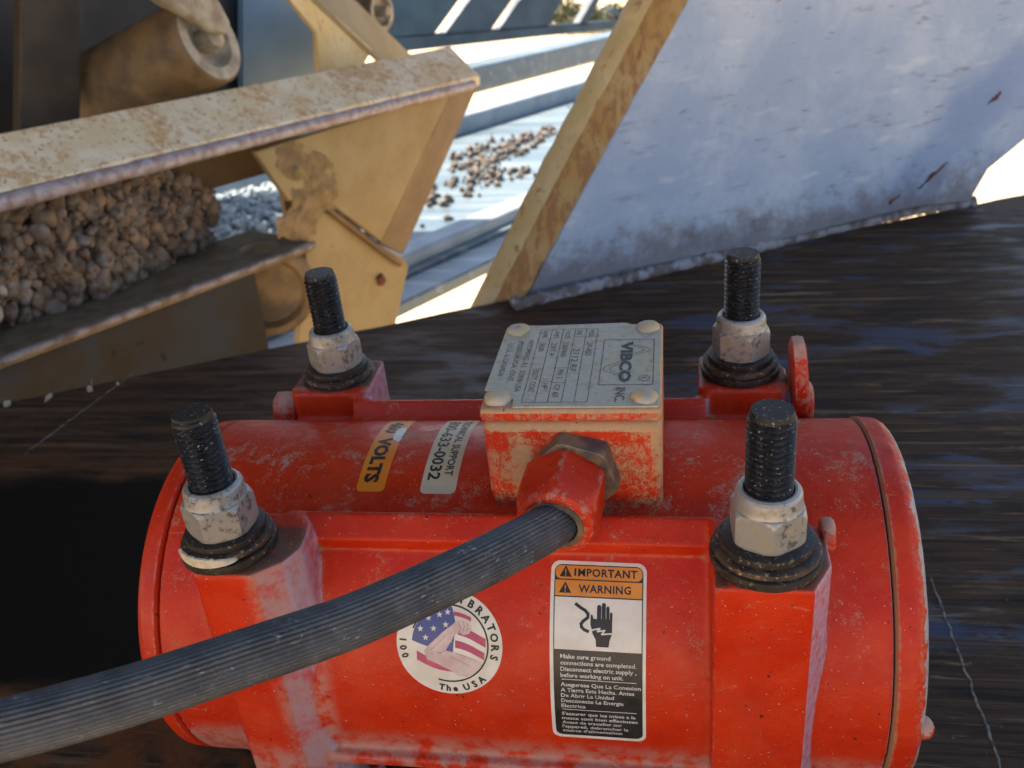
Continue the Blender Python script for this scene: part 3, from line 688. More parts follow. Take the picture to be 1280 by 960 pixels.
w_ = [(1.22, -1.98), (1.42, -2.12), (1.66, -2.26), (1.80, -2.42), (1.78, -2.58), (1.58, -2.74), (1.47, -2.88), (1.50, -3.03), (1.62, -3.14), (1.80, -3.22)]
P.line(w_, 0.15)
P.build('pictogram', 'ink', lab, 0.028, 0.5)
P = Print(fl); P.line([(hx-0.56, -3.16), (hx-0.10, -3.05), (hx-0.22, -3.2), (hx+0.12, -3.13), (hx-0.02, -3.32), (hx+0.50, -3.26)], 0.07)
P.build('flash', 'lab_white', lab, 0.034, 0.5)
P = Print(fl)
yy = -4.55
for txt, wd in (('Make sure ground', 2.35), ('connections are completed.', 3.55), ('Disconnect electric supply ,', 3.55), ('before working on unit.', 2.95)):
    Print(fl).text(txt, 0.50, yy, 0.30, width=wd, bold=0.006).build('lettering', 'lab_text', lab, 0.028, 0.5); yy -= 0.315
P.rect(0.55, -5.63, 4.05, -5.595, 4, 1)
yy = -5.98
for txt, wd in (('Asegurese Que La Conexion', 3.75), ('A Tierra Esta Hecha. Antes', 3.45), ('De Abrir La Unidad', 2.5), ('Desconecte La Energia', 2.95), ('Electrica', 1.15)):
    Print(fl).text(txt, 0.50, yy, 0.29, width=wd, bold=0.005).build('lettering', 'lab_text', lab, 0.028, 0.5); yy -= 0.30
P.rect(0.55, -7.32, 4.05, -7.285, 4, 1)
yy = -7.66
for txt, wd in (("S'assurer que les mises a la", 3.5), ('masse sont bien effectuees', 3.6), ('Avant de travailler sur', 2.85), ("l'appareil, debrancher la", 3.15), ("source d'alimentation", 2.85)):
    Print(fl).text(txt, 0.50, yy, 0.28, width=wd, bold=0.004).build('lettering', 'lab_text', lab, 0.028, 0.5); yy -= 0.285
P.build('rule', 'lab_text', lab, 0.028, 0.5)

# voltage sticker and phone sticker: text runs towards the viewer, letter tops to +x
def fst(x0, arc0): return lambda s, t, l: cylp(x0+t, arc0+s, l)
f1 = fst(-7.68, -3.95)
vs_ = Print(f1).rrect(0, 0, 7.45, 1.5, 0.28, 6)
st1 = vs_.build('voltage_sticker', 'sticker_orange', motor, 0.012, 0.3); tag(st1, 'scuffed orange voltage sticker')
Print(f1).text('460', 0.75, 0.34, 1.0, width=1.85, bold=0.05).build('number', 'ink', st1, 0.022, 0.3)
Print(f1).text('VOLTS', 3.15, 0.34, 1.0, width=3.75, bold=0.05).build('word', 'ink', st1, 0.022, 0.3)
sc = [(2.7+0.85*math.cos(a)*(1+0.5*noise.noise(Vector((math.cos(a)*3, math.sin(a)*3, 5)))), 1.32+0.36*math.sin(a)*(1+0.8*noise.noise(Vector((math.cos(a)*5, math.sin(a)*5, 8))))) for a in [2*PI*i/48 for i in range(48)]]
sc = [(a, min(b, 1.5)) for a, b in sc]
Print(f1).poly(sc).build('torn_patch', 'lab_white', st1, 0.030, 0.3)
f2 = fst(-4.28, -3.9)
st2 = Print(f2).rrect(0, 0, 7.5, 1.85, 0.3, 6).build('support_sticker', 'sticker_cream', motor, 0.012, 0.3); tag(st2, 'cream technical support phone sticker')
Print(f2).text('TECHNICAL SUPPORT', 0.45, 1.12, 0.58, width=5.9, bold=0.014).build('lettering', 'ink', st2, 0.022, 0.3)
Print(f2).text('800-633-0032', 0.55, 0.28, 0.86, width=6.1, bold=0.022).build('phone_number', 'ink', st2, 0.022, 0.3)

# round flag decal
DR = 2.6
fd = fcyl(-2.27, 11.05, 0.0)
dec = Print(fd).disc(0, 0, 0.001, DR, n=72).build('round_decal', 'lab_white', motor, 0.012, 0.4); tag(dec, 'round flag decal with flexed arm and ring lettering')
P = Print(fd); P.disc(0, 0, 1.86, 1.94, -1.9, 2.75, 72); P.build('ring_line', 'ink', dec, 0.024, 0.4)
def clipdisc(poly, R):                                                       # keep artwork inside the inner circle
    out = []
    for i in range(len(poly)):
        a, b = Vector(poly[i]), Vector(poly[(i+1) % len(poly)])
        for k in range(6):
            p = a+(b-a)*(k/6); out.append(tuple(p if p.length <= R else p*(R/p.length)))
    return out
P = Print(fd); P.poly(clipdisc([(-1.9, 0.15), (0.15, -0.55), (0.35, 1.0), (0.15, 1.9), (-1.9, 1.9)], 1.84)); P.build('star_field', 'flag_blue', dec, 0.018, 0.4)
P = Print(fd)
def bandp(y0, y1, x0, x1, k=-0.32, amp=0.10):
    xs_ = [x0+(x1-x0)*i/16 for i in range(17)]
    f = lambda x, y: y+k*x+amp*math.sin(x*2.2)
    return [(x, f(x, y0)) for x in xs_]+[(x, f(x, y1)) for x in xs_[::-1]]
for y0, y1, x0, x1 in ((0.55, 0.98, 0.45, 1.8), (-0.12, 0.25, 0.3, 1.72), (-1.38, -0.92, -1.62, 0.75), (1.42, 1.62, 0.25, 1.1)):
    P.poly([(a, b) if math.hypot(a, b) < 1.84 else tuple(Vector((a, b))*(1.84/math.hypot(a, b))) for a, b in bandp(y0, y1, x0, x1)])
P.build('stripes', 'flag_red', dec, 0.018, 0.4)
P = Print(fd)
for cx, cy in ((-1.0, 1.25), (-0.45, 1.42), (-0.75, 0.75), (-0.15, 0.95), (-1.4, 0.72), (-0.35, 0.35), (0.05, 0.25), (-0.05, 1.55), (-1.15, 0.30)):
    pts = []
    for i in range(10):
        r = 0.17 if i % 2 == 0 else 0.07; a = PI/2+i*PI/5; pts.append((cx+r*math.cos(a), cy+r*math.sin(a)))
    P.poly(pts)
P.build('stars', 'lab_white', dec, 0.023, 0.4)
arm = [(-1.25, -0.35), (-0.95, -0.02), (-0.35, 0.55), (0.2, 0.98), (0.42, 1.18), (0.75, 1.22), (1.02, 1.06), (1.12, 0.80), (1.0, 0.55), (0.72, 0.48), (0.5, 0.6), (0.25, 0.42), (0.02, 0.02), (-0.18, -0.30), (0.22, -0.38), (0.72, -0.52), (1.25, -0.75), (1.6, -0.95), (1.25, -1.35), (0.8, -1.62), (0.35, -1.55), (-0.1, -1.25), (-0.6, -1.0), (-1.1, -0.8)]
arm = [Vector(p) if Vector(p).length < 1.83 else Vector(p)*(1.83/Vector(p).length) for p in arm]
Print(fd).poly([tuple(p) for p in arm]).build('flexed_arm', 'arm', dec, 0.028, 0.4)
P = Print(fd)
P.line([(-0.18, -0.30), (-0.45, -0.45), (-0.6, -0.42)], 0.03); P.line([(0.45, 1.1), (0.6, 0.85), (0.52, 0.62)], 0.025); P.line([(0.7, 1.15), (0.78, 0.9), (0.7, 0.7)], 0.025); P.line([(0.9, 1.05), (0.95, 0.85), (0.88, 0.68)], 0.025)
P.line([(-0.9, -0.3), (-0.5, 0.1), (-0.1, 0.5)], 0.02); P.line([(0.0, -0.6), (0.5, -0.8), (1.0, -1.05)], 0.02)
P.build('arm_outline', 'arm_line', dec, 0.033, 0.4)
P = Print(fd)
def ring(txt, a_start, step, r, size, inward=False, bold=0.02):
    for i, ch in enumerate(txt):
        if ch == ' ': continue
        a = a_start+i*step; vs, fs = text_mesh(ch, size, bold=bold, align='CENTER')
        rot = a-PI/2 if not inward else a+PI/2
        c, sn = math.cos(rot), math.sin(rot); x, y = r*math.cos(a), r*math.sin(a)
        P.add([(x+p*c-q*sn, y+p*sn+q*c) for p, q in vs], fs)
ring('VIBRATORS', math.radians(86), -math.radians(12.6), 2.07, 0.52)
ring('100', math.radians(176), math.radians(10), 2.44, 0.46, True)
ring('The', math.radians(258), math.radians(8.3), 2.44, 0.46, True); ring('USA', math.radians(289), math.radians(11), 2.46, 0.48, True)
P.build('ring_lettering', 'ink', dec, 0.024, 0.4)

# --- cable gland: grey lock nut on the box, red gland nut
gc = Vector((3.5, by0, 1.25)); gd = Vector((-0.10, -1, -0.10)).normalized()
gx = X3-gd*X3.dot(gd); gx.normalize(); gy = gd.cross(gx)
def hexfn(flat, cone=None, rot=0.0):
    def f(th, h, r):
        a = (th+rot) % (PI/3)-PI/6; rh = flat/math.cos(a); return min(r, rh)
    return f
gl = MB().lathe([(-0.3, 2.2), (0.55, 2.2), (0.75, 2.05), (0.75, 1.0)], 96, (gc+Vector((0.35, 0, 0.25)), gd, gx, gy), fn=hexfn(1.88, rot=0.25)).build('gland_locknut', 'steel_grey', motor, smooth=25, bevel=0.04)
gb = MB().lathe([(0.5, 1.6), (0.58, 1.95), (0.8, 2.09), (2.5, 2.08), (3.0, 1.98), (3.5, 1.75), (3.62, 1.5), (3.6, 1.15), (3.2, 1.08), (1.0, 1.05)], 96, (gc, gd, gx, gy), fn=hexfn(1.84, rot=0.55), caps=False).build('gland_nut', 'red_gland', motor, smooth=25)
gm = MB().lathe([(3.40, 1.35), (3.70, 1.32), (3.72, 1.08), (3.3, 1.04)], 48, (gc, gd, gx, gy), caps=False).build('gland_seal', 'steel_grey', motor, smooth=40)

# ================================================================== MOUNTING BOLTS
def make_bolt():
    root = empty('mounting_bolt')
    r0, pitch, dep = 0.985, 0.272, 0.15; L = 7.3; seg = 44
    th = MB(); zs = []; z = -20.0
    zs = [-1.0]+[i*pitch/7 for i in range(int((L-0.1)/(pitch/7)))]+[L-0.08, L]
    vs = []
    for zi in zs:
        for k in range(seg):
            a = 2*PI*k/seg; ph = (zi/pitch-k/seg) % 1.0
            tri = abs(ph*2-1); tri = min(1, max(0, (tri-0.12)/0.76))
            r = r0-dep*tri
            if zi > L-0.45: r = min(r, r0-0.02-(zi-(L-0.45))*0.30)
            vs.append((r*math.cos(a), r*math.sin(a), zi))
    n_ = len(zs)
    fs = [(i*seg+k, i*seg+(k+1) % seg, (i+1)*seg+(k+1) % seg, (i+1)*seg+k) for i in range(n_-1) for k in range(seg)]
    fs += [tuple(range(seg-1, -1, -1)), tuple(range((n_-1)*seg, n_*seg))]
    st = th.add(vs, fs).build('threaded_stud', 'thread', root, smooth=38, local=True)
    # nylon-collar hex nut
    fl_ = 1.43
    def nf(t, h, r):
        a = (t % (PI/3))-PI/6; rh = fl_/math.cos(a)
        hx_ = min(rh, 1.50+h*0.9, 1.50+max(0, (1.62-h))*0.75)
        return min(r, hx_) if h <= 1.62 else r
    prof = [(0, 1.2), (0, 2), (0.06, 2), (0.14, 2), (0.3, 2), (0.8, 2), (1.2, 2), (1.4, 2), (1.5, 2), (1.58, 2), (1.62, 2), (1.66, 1.42), (1.78, 1.38), (2.1, 1.37), (2.25, 1.34), (2.36, 1.26), (2.42, 1.15), (2.40, 1.05), (2.25, 1.0), (2.0, 1.0)]
    MB().lathe([(h+1.23, r) for h, r in prof], 144, fn=lambda t, h, r: nf(t, h-1.23, r), caps=False).build('lock_nut', 'nut', root, smooth=24, local=True)
    def washer(z0, z1, r, mat, tilt=0.0, wob=0.0, seed=0):
        c = 0.1; pr = [(z0, 0.9), (z0, r-c), (z0+c*0.4, r-c*0.2), ((z0+z1)/2, r), (z1-c*0.4, r-c*0.2), (z1, r-c), (z1, 0.9)]
        b = MB().lathe(pr, 72, fn=lambda t, h, q: q*(1+wob*noise.noise(Vector((math.cos(t)*1.5, math.sin(t)*1.5, seed)))), caps=False)
        b.v = [(x, y, z+tilt*x) for x, y, z in map(tuple, b.v)]
        return b.build('washer', mat, root, smooth=45, local=True)
    washer(0.0, 0.46, 2.24, 'washer', 0.0, 0.03, 1)
    washer(0.47, 0.80, 2.12, 'washer_rust', 0.0, 0.02, 4)
    washer(0.81, 1.23, 1.86, 'washer', 0.0, 0.02, 8)
    return root
def copy_tree(o, parent=None):
    c = o.copy(); COL.objects.link(c); c.parent = parent
    for ch in [q for q in bpy.data.objects if q.parent == o]: copy_tree(ch, c)
    return c
proto = make_bolt()
BG = 'studs with lock nuts holding the motor down'
specs = [(-12.25, -8.45, 0.0, 55, 'threaded stud with lock nut and cream-streaked washers, front left corner of red motor', 1.0),
         (12.25, -8.45, 0.0, 4, 'threaded stud with lock nut and widest black washers, front right beside warning label', 1.06),
         (-12.25, 8.45, -0.35, 43, 'smallest-looking threaded stud with lock nut, back left of red motor below cream bracket', 1.0),
         (12.25, 8.45, 0.0, 13.6, 'threaded stud with lock nut and rusty washers, back right in front of pale panel', 1.0)]
for i, (x, y, dz, ang, lab_, ws) in enumerate(specs):
    o = proto if i == 0 else copy_tree(proto)
    o.location = W((x, y, dz)); tag(o, lab_, 'bolt', BG)
    base = -90+ang
    kids = [q for q in bpy.data.objects if q.parent == o]
    for k in kids:
        nm = k.name.split('.')[0]
        if nm == 'lock_nut': k.rotation_euler.z = math.radians(base)
        elif nm == 'washer':
            k.rotation_euler = (math.radians(rnd.uniform(-0.8, 0.8)), math.radians(rnd.uniform(-0.8, 0.8)), rnd.uniform(0, 6)); k.scale = (ws, ws, 1)
        else: k.rotation_euler.z = rnd.uniform(0, 6)

# crescent of pale paint left on the edge of the middle washer
b = MB(); K = 26; vs = []
for j in range(K+1):
    a = math.radians(-150+96*j/K); tp = max(0.0, math.sin(PI*j/K))**0.6; h0 = 0.62-0.2*tp; h1 = 0.64+0.24*tp
    wv_ = 0.14*noise.noise(Vector((j*0.7, 2, 0)))*tp
    for r, h in ((2.20, h0), (2.25, h0+0.02), (2.17, h1-0.02+wv_), (2.08, h1+wv_)): vs.append((r*math.cos(a), r*math.sin(a), h))
b.add(vs, [(j*4+q, j*4+q+1, j*4+q+5, j*4+q+4) for j in range(K) for q in range(3)])
b.build('paint_streak', 'chalk', proto, smooth=60, local=True)

# ================================================================== POWER CABLE
def depth_of(p): return (MR @ (p-CAM)).z
g0 = gc+gd*0.6; g1 = gc+gd*3.4; g2 = gc+gd*4.6+Vector((-0.3, 0, -0.15))
D0 = depth_of(g2)
key = [g0, gc+gd*2.2, g1]
for ix, iy, d in ((640, 684, D0-1.9), (560, 723, D0-3.6), (440, 776, D0-5.6), (300, 824, D0-7.6), (150, 873, D0-9.2), (0, 913, D0-10.2), (-160, 945, D0-10.8), (-330, 965, D0-11)):
    key.append(at_depth(ix, iy, d))
def catmull(P_, n=9):
    P_ = [P_[0]*2-P_[1]]+P_+[P_[-1]*2-P_[-2]]; out = []
    for i in range(1, len(P_)-2):
        for k in range(n):
            t = k/n; a, b, c, d = P_[i-1:i+3]
            out.append(0.5*((2*b)+(c-a)*t+(2*a-5*b+4*c-d)*t*t+(3*b-a-3*c+d)*t*t*t))
    out.append(P_[-2]); return out
pts = catmull(key, 9)
CR = 1.03
NR = 34
cab = MB().tube(pts, CR, NR*6, rfn=lambda th, i, r: r*(1-0.045*(0.5-0.5*math.cos(th*NR))**2+0.008*noise.noise(Vector((i*0.25, math.cos(th), math.sin(th))))))
tag(cab.build('power_cable', 'cable', smooth=60), 'thick grey-black ribbed power cable leaving the gland across red motor', 'cable')

# ================================================================== STEEL PANEL AT THE BACK RIGHT
pn = Vector((ed.y, -ed.x, 0)).normalized()                                   # faces the camera
p0 = onz(650, 377, -20)-pn*0.5
def pan(ix, iy, off=0.0): return on_plane(ix, iy, p0-pn*off, pn)
pane = empty('steel_panel', W(Vector((p0.x, p0.y, -20))))
tag(pane, 'tall scuffed grey-blue steel panel with thick cream edge, standing on the deck', 'panel')
outl = [pan(652, 380), pan(760, 357), pan(900, 321), pan(1040, 285), pan(1146, 260), pan(1212, 253), pan(1236, 212), pan(1290, 168), pan(1500, 40), pan(1560, -420), pan(1090, -420), pan(858, 0), pan(755, 186)]
MB().prism(outl, -pn*3.0).build('plate', 'panel', pane, bevel=0.3)
# cream flange returning backwards from the panel's left side
inn = [(655, 372), (757, 186), (860, 0), (1092, -420)]; outp = [(590, 392), (690, 192), (792, 0), (1020, -420)]
rng = random.Random(3)
fi, fo = [], []
K = 60
def interp(L, t):
    x = t*(len(L)-1); i = min(int(x), len(L)-2); f = x-i; return (L[i][0]+(L[i+1][0]-L[i][0])*f, L[i][1]+(L[i+1][1]-L[i][1])*f)
fb = MB(); vs = []
for k in range(K+1):
    t = k/K; a = interp(inn, t); b = interp(outp, t)
    ja = 2.2*noise.noise(Vector((k*0.35, 1, 0)))+1.2*noise.noise(Vector((k*1.1, 4, 0))); jb = 1.8*noise.noise(Vector((k*0.4, 7, 0)))
    pa = pan(a[0]+ja, a[1], -0.25); pb = pan(b[0]+jb, b[1], 4.2)
    mid = pan((a[0]*0.36+b[0]*0.64)+ja*0.7, a[1]*0.36+b[1]*0.64, 2.0+0.25*noise.noise(Vector((k*0.3, 2, 2))))
    vs += [pa, mid, pb, pb-pn*1.5, pa-pn*3.4]
fb.add(vs, [(k*5+q, k*5+(q+1) % 5, (k+1)*5+(q+1) % 5, (k+1)*5+q) for k in range(K) for q in range(5)]+[(0, 1, 2, 3, 4), tuple(K*5+q for q in (4, 3, 2, 1, 0))])
fb.mi = [1 if (i < K*5 and i % 5 == 0) else 0 for i in range(len(fb.f))]
fb.build('cream_flange', ['cream_edge', 'cream_orange'], pane, smooth=30, fix=True)
# weld bead along its foot
wp, wr = [], []; K = 165
for k in range(K+1):
    t = k/K; ix = 640+(1216-640)*t; iy = 379+(258-379)*(ix-640)/510 if ix < 1150 else 258-(ix-1150)*0.11
    c = onz(ix, iy+2, -19.6); wp.append(c+pn*0.2+Vector((0, 0, 0.25*noise.noise(Vector((k*0.5, 0, 0)))))); wr.append(0.85+0.45*noise.noise(Vector((k*0.45, 5, 0))))
M['weld'] = simple('crusted_weld', (0.30, 0.28, 0.30), (0.14, 0.11, 0.10), 0.5, 0.7, bump=0.6, bd=0.004, lo=0.42, hi=0.58)
MB().tube(wp, wr, 9).build('weld_bead', 'weld', pane, smooth=70)
# rust scars on the panel
def scar(pp, wd):
    b = MB(); pp = [(pp[0][0]+(pp[-1][0]-pp[0][0])*i/11+rnd.uniform(-1.6, 1.6), pp[0][1]+(pp[-1][1]-pp[0][1])*i/11+rnd.uniform(-1.2, 1.2)) for i in range(12)]; q = [pan(x, y, -0.02) for x, y in pp]; b.tube(q, [wd*rnd.uniform(0.25, 0.75)*(0.35+0.65*math.sin(PI*i/(len(q)-1)))+0.02 for i in range(len(q))], 7); return b
M['rust'] = simple('raw_rust', (0.16, 0.055, 0.022), (0.08, 0.03, 0.015), 1.2, 0.85, bump=0.4)
scar([(1148, 236), (1158, 228), (1170, 216), (1184, 202)], 0.42).build('rust_scar', 'rust', pane, smooth=60)
scar([(1236, 130), (1243, 122), (1252, 114)], 0.42).build('rust_scar', 'rust', pane, smooth=60)
scar([(1110, 256), (1117, 249), (1126, 244)], 0.35).build('rust_scar', 'rust', pane, smooth=60)

# ================================================================== CONVEYOR FRAME, BACK LEFT
cu_ = ray(1600, -145).normalized(); cv_ = Z3.cross(cu_).normalized(); cw_ = cu_.cross(cv_)
C0 = at_depth(0, 240, 105)
def ch(s, t, h): return C0+cu_*s+cv_*t+cw_*h
def ont(ix, iy, t): return on_plane(ix, iy, C0+cv_*t, cv_)
def onh(ix, iy, h): return on_plane(ix, iy, C0+cw_*h, cw_)
def sth(p): d = p-C0; return d.dot(cu_), d.dot(cv_), d.dot(cw_)
TW = 8.0
frame = empty('conveyor_frame', W(ch(20, 0, -40)))
tag(frame, 'cream painted channel of a conveyor frame, rust-spotted on top, packed with brown gravel', 'conveyor frame')
hb = sth(ont(0, 165, TW))[2]; s_end = sth(ont(600, 97, 0))[0]; s_endb = sth(ont(563, 57, TW))[0]; hbe = sth(ont(563, 57, TW))[2]
# sloping top flange
def strip_plate(lo, hi, thick, K=24, jit=0.0):
    b = MB(); vs = []
    for k in range(K+1):
        t = k/K; a = lo[0]+(lo[1]-lo[0])*t; c = hi[0]+(hi[1]-hi[0])*t
        j = Vector((0, 0, jit*noise.noise(Vector((k*0.6, 0, 4)))))
        vs += [a+j, c, c+thick, a+thick+j]
    b.add(vs, [(k*4+q, k*4+(q+1) % 4, (k+1)*4+(q+1) % 4, (k+1)*4+q) for k in range(K) for q in range(4)]+[(0, 1, 2, 3), (K*4+3, K*4+2, K*4+1, K*4)])
    return b
ft = strip_plate((ch(-60, 0, 0), ch(s_end, 0, 0.1)), (ch(-60, TW, hb), ch(s_endb, TW, hbe)), -cw_*1.7, 30, 0.2)
ft.build('top_flange', 'cream_rust', frame, bevel=0.3)
# rounded bare front lip
lp = [ch(-60+(s_end-2+60)*k/60, 0.25, -1.15) for k in range(61)]
MB().tube(lp, [1.25+0.14*noise.noise(Vector((k*0.7, 1, 1)))-0.35*(k/60) for k in range(61)], 10).build('worn_lip', 'worn_edge', frame, smooth=80)
# web with a worn-through hole near its end
WT = 15.0
hol = [(252, 262), (262, 246), (285, 236), (300, 226), (330, 222), (350, 236), (357, 262), (352, 288), (318, 304), (290, 300), (262, 300)]
hs = [sth(ont(x, y, WT)) for x, y in hol]
hs0, hs1 = min(a[0] for a in hs), max(a[0] for a in hs); hh0, hh1 = min(a[2] for a in hs), max(a[2] for a in hs)
b = MB()
b.obox(ch(-60, WT, -26), cu_*(hs0+60), cv_*1.0, cw_*25)
b.obox(ch(hs0, WT, hh1), cu_*(hs1-hs0), cv_*1.0, cw_*(-1-hh1))
b.obox(ch(hs0, WT, -26), cu_*(hs1-hs0), cv_*1.0, cw_*(hh0+26))
b.obox(ch(hs1, WT, -26), cu_*6, cv_*1.0, cw_*25)
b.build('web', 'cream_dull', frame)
# bottom flange and the dark face beneath it
hA = -18.2
b = MB(); b.obox(ch(-60, 0, hA-1.6), cu_*(60+44), cv_*WT, cw_*1.6)
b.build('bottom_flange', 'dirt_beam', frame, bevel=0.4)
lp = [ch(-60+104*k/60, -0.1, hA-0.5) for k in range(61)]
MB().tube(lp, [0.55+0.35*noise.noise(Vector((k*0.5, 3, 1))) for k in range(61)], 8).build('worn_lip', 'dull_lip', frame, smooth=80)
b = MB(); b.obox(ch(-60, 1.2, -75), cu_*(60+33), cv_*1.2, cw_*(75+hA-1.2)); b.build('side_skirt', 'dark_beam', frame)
# end plate, its turned edge and the bracket below
def tplate(px, t, th): return MB().prism([ont(x, y, t) for x, y in px], cv_*th)
tplate([(318, 190), (440, 152), (568, 113), (522, 212), (478, 303), (432, 268), (398, 243), (362, 252)], 1.6, 1.2).build('end_plate', 'cream', frame, bevel=0.25)
b = MB(); i0, i1 = ont(566, 114, 1.5), ont(476, 304, 1.5); o0, o1 = ont(601, 99, 6.0), ont(504, 318, 6.0)
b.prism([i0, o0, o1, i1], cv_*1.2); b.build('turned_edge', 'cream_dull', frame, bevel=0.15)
tplate([(396, 246), (432, 272), (476, 306), (505, 322), (511, 334), (494, 410), (470, 440), (372, 440), (384, 300), (366, 262)], 3.2, 1.2).build('end_bracket', 'cream', frame, bevel=0.25)
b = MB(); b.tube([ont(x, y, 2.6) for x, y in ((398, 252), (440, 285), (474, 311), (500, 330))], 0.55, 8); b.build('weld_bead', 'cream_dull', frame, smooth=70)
b = MB(); b.tube([ont(x, y, 2.9) for x, y in ((474, 345), (477, 350), (476, 357))], [0.7, 0.9, 0.5], 8); b.build('rust_hole', 'rust', frame, smooth=70)
# caked mud between gravel and end plate
b = MB(); vs = []; NX, NY = 60, 60; keep = set()
cl_ = [(362, 196), (372, 214), (392, 208), (398, 228), (408, 240), (384, 246), (380, 268), (368, 284)]
for j in range(NY+1):
    for i in range(NX+1):
        ix = 300+(450-300)*i/NX; iy = 160+(320-160)*j/NY
        d = min(math.hypot((ix-x)/24, (iy-y)/20) for x, y in cl_)+0.55*noise.noise(Vector((ix*0.06, iy*0.06, 2)))+0.25*noise.noise(Vector((ix*0.2, iy*0.2, 2)))
        if d < 1.05: keep.add((i, j))
        q = 1.65-0.7*max(0, 1.0-d)*(0.7+0.8*noise.noise(Vector((ix*0.09, iy*0.09, 7)))+0.5*noise.noise(Vector((ix*0.25, iy*0.25, 9))))
        vs.append(ont(ix, iy, q))
b.add(vs, [(j*(NX+1)+i, j*(NX+1)+i+1, (j+1)*(NX+1)+i+1, (j+1)*(NX+1)+i) for j in range(NY) for i in range(NX) if all(k in keep for k in ((i, j), (i+1, j), (i, j+1), (i+1, j+1)))])
M['mud'] = simple('caked_brown_mud', (0.16, 0.105, 0.045), (0.25, 0.175, 0.08), 0.5, 0.9, bump=0.6, bd=0.006, detail=7)
b.build('caked_mud', 'mud', frame, smooth=80)

# gravel packed in the channel
def stone_shape(r, seed, sub=1):
    bm = bmesh.new(); rr = random.Random(seed); ax_ = (rr.uniform(0.95, 1.35), rr.uniform(0.75, 1.05), rr.uniform(0.55, 0.9))
    for k in range(26):
        d = Vector((rr.gauss(0, 1), rr.gauss(0, 1), rr.gauss(0, 1))).normalized()*rr.uniform(0.86, 1.0); bm.verts.new((d.x*ax_[0]*r, d.y*ax_[1]*r, d.z*ax_[2]*r))
    h = bmesh.ops.convex_hull(bm, input=bm.verts)
    junk = [v for v in bm.verts if not v.link_faces]; bmesh.ops.delete(bm, geom=junk, context='VERTS')
    bmesh.ops.bevel(bm, geom=list(bm.edges), offset=0.10*r, segments=1, affect='EDGES', profile=0.7)
    bmesh.ops.recalc_face_normals(bm, faces=bm.faces); bm.verts.index_update()
    vs = [v.co.copy() for v in bm.verts]
    fs = [tuple(v.index for v in f.verts) for f in bm.faces]; bm.free(); return vs, fs
SH = [stone_shape(1, i) for i in range(14)]
from mathutils import Euler
def put_stone(b, p, r, tones=False):
    vs, fs = SH[rnd.randrange(14)]; e = Euler((rnd.uniform(0, 6), rnd.uniform(0, 6), rnd.uniform(0, 6))).to_matrix()
    b.add([p+(e @ v)*r for v in vs], fs, rnd.choice((0, 0, 0, 1, 1, 2)) if tones else 0)
b = MB(); bp = MB()
for k in range(2400):
    s = rnd.uniform(-14, hs1+3); h = rnd.uniform(hA+0.2, -1.2)
    top_h = -1.6 if s < 22 else -1.6-(s-22)*0.55
    if h > top_h: continue
    if hs0+0.3 < s < hs1-0.3 and hh0+0.3 < h < hh1-0.3: continue
    e_ = (h-hA)/(-hA)
    front = 8.2-4.2*e_+1.8*noise.noise(Vector((s*0.12, h*0.15, 2)))+max(0, (s-16)*0.28)
    t = min(WT-0.3, front+rnd.uniform(0, 1.8))
    put_stone(bp if (s < 1 and rnd.random() < 0.22) else b, ch(s, max(1.5, t), h), rnd.choice((0.4, 0.6, 0.9, 1.1, 1.3, 1.6)), True)
o = b.build('gravel', ['stone', 'stone_tan', 'stone_grey'], smooth=35, fix=False); tag(o, 'brown gravel packed inside the cream channel', 'gravel', kind='stuff')
if bp.v:
    bp.mi = [0]*len(bp.f)
    o = bp.build('pale_gravel', 'stone_pale', smooth=35, fix=False); tag(o, 'paler stones at the left end of the packed gravel', 'gravel', kind='stuff')

# idler roller lying under the bracket
def roller(name, c, axis, R, L, label, mat_end='roller_end', inner=0.72, hub=True):
    axis = axis.normalized(); ex = axis.orthogonal().normalized(); ey = axis.cross(ex)
    root = empty(name, W(c)); tag(root, label, 'roller')
    fr = (c, axis, ex, ey)
    MB().lathe([(-L, R*0.2), (-L, R), (-0.6, R), (-0.1, R*0.97), (0, R*0.93)], 48, fr, caps=False).build('tube', 'roller', root, smooth=50)
    MB().lathe([(0, R*0.93), (0.05, R*0.90), (0.0, R*inner), (-1.0, R*(inner-0.1)), (-1.6, R*0.3), (-1.6, 0.05)], 48, fr, caps=False).build('end_disc', mat_end, root, smooth=40)
    if hub: MB().lathe([(-1.6, R*0.26), (1.2, R*0.26), (1.5, R*0.2), (1.5, 0.02)], 24, fr, caps=False).build('shaft', mat_end, root, smooth=40)
    return root
c = ont(336, 368, 3.0)
roller('idler_roller', c, -cv_*0.7-cu_*0.55-cw_*0.05, 7.2, 4, 'mud-stained cream roller end below the conveyor channel', mat_end='roller', inner=0.8, hub=False)
# top roller with an open worn end and a bent support strap in it
c = ont(262, 48, 9.0)
ctail = ont(175, 145, 18.0)
ax2 = (c-ctail).normalized(); ax2 = (ax2*0.62-cv_*0.72).normalized()
roller('idler_roller', c, ax2, 6.3, 24, 'brown idler roller with open pale end above the rusty channel', inner=0.66)
b = MB(); b.prism([ont(x, y, 6.5) for x, y in ((182, -14), (205, 4), (238, 22), (262, 40), (284, 44), (290, 30), (278, 6), (262, -20))], cv_*2.5)
strap = b.build('support_strap', 'roller_end', bevel=0.5); tag(strap, 'pale bent steel strap reaching into the open roller end', 'strap')
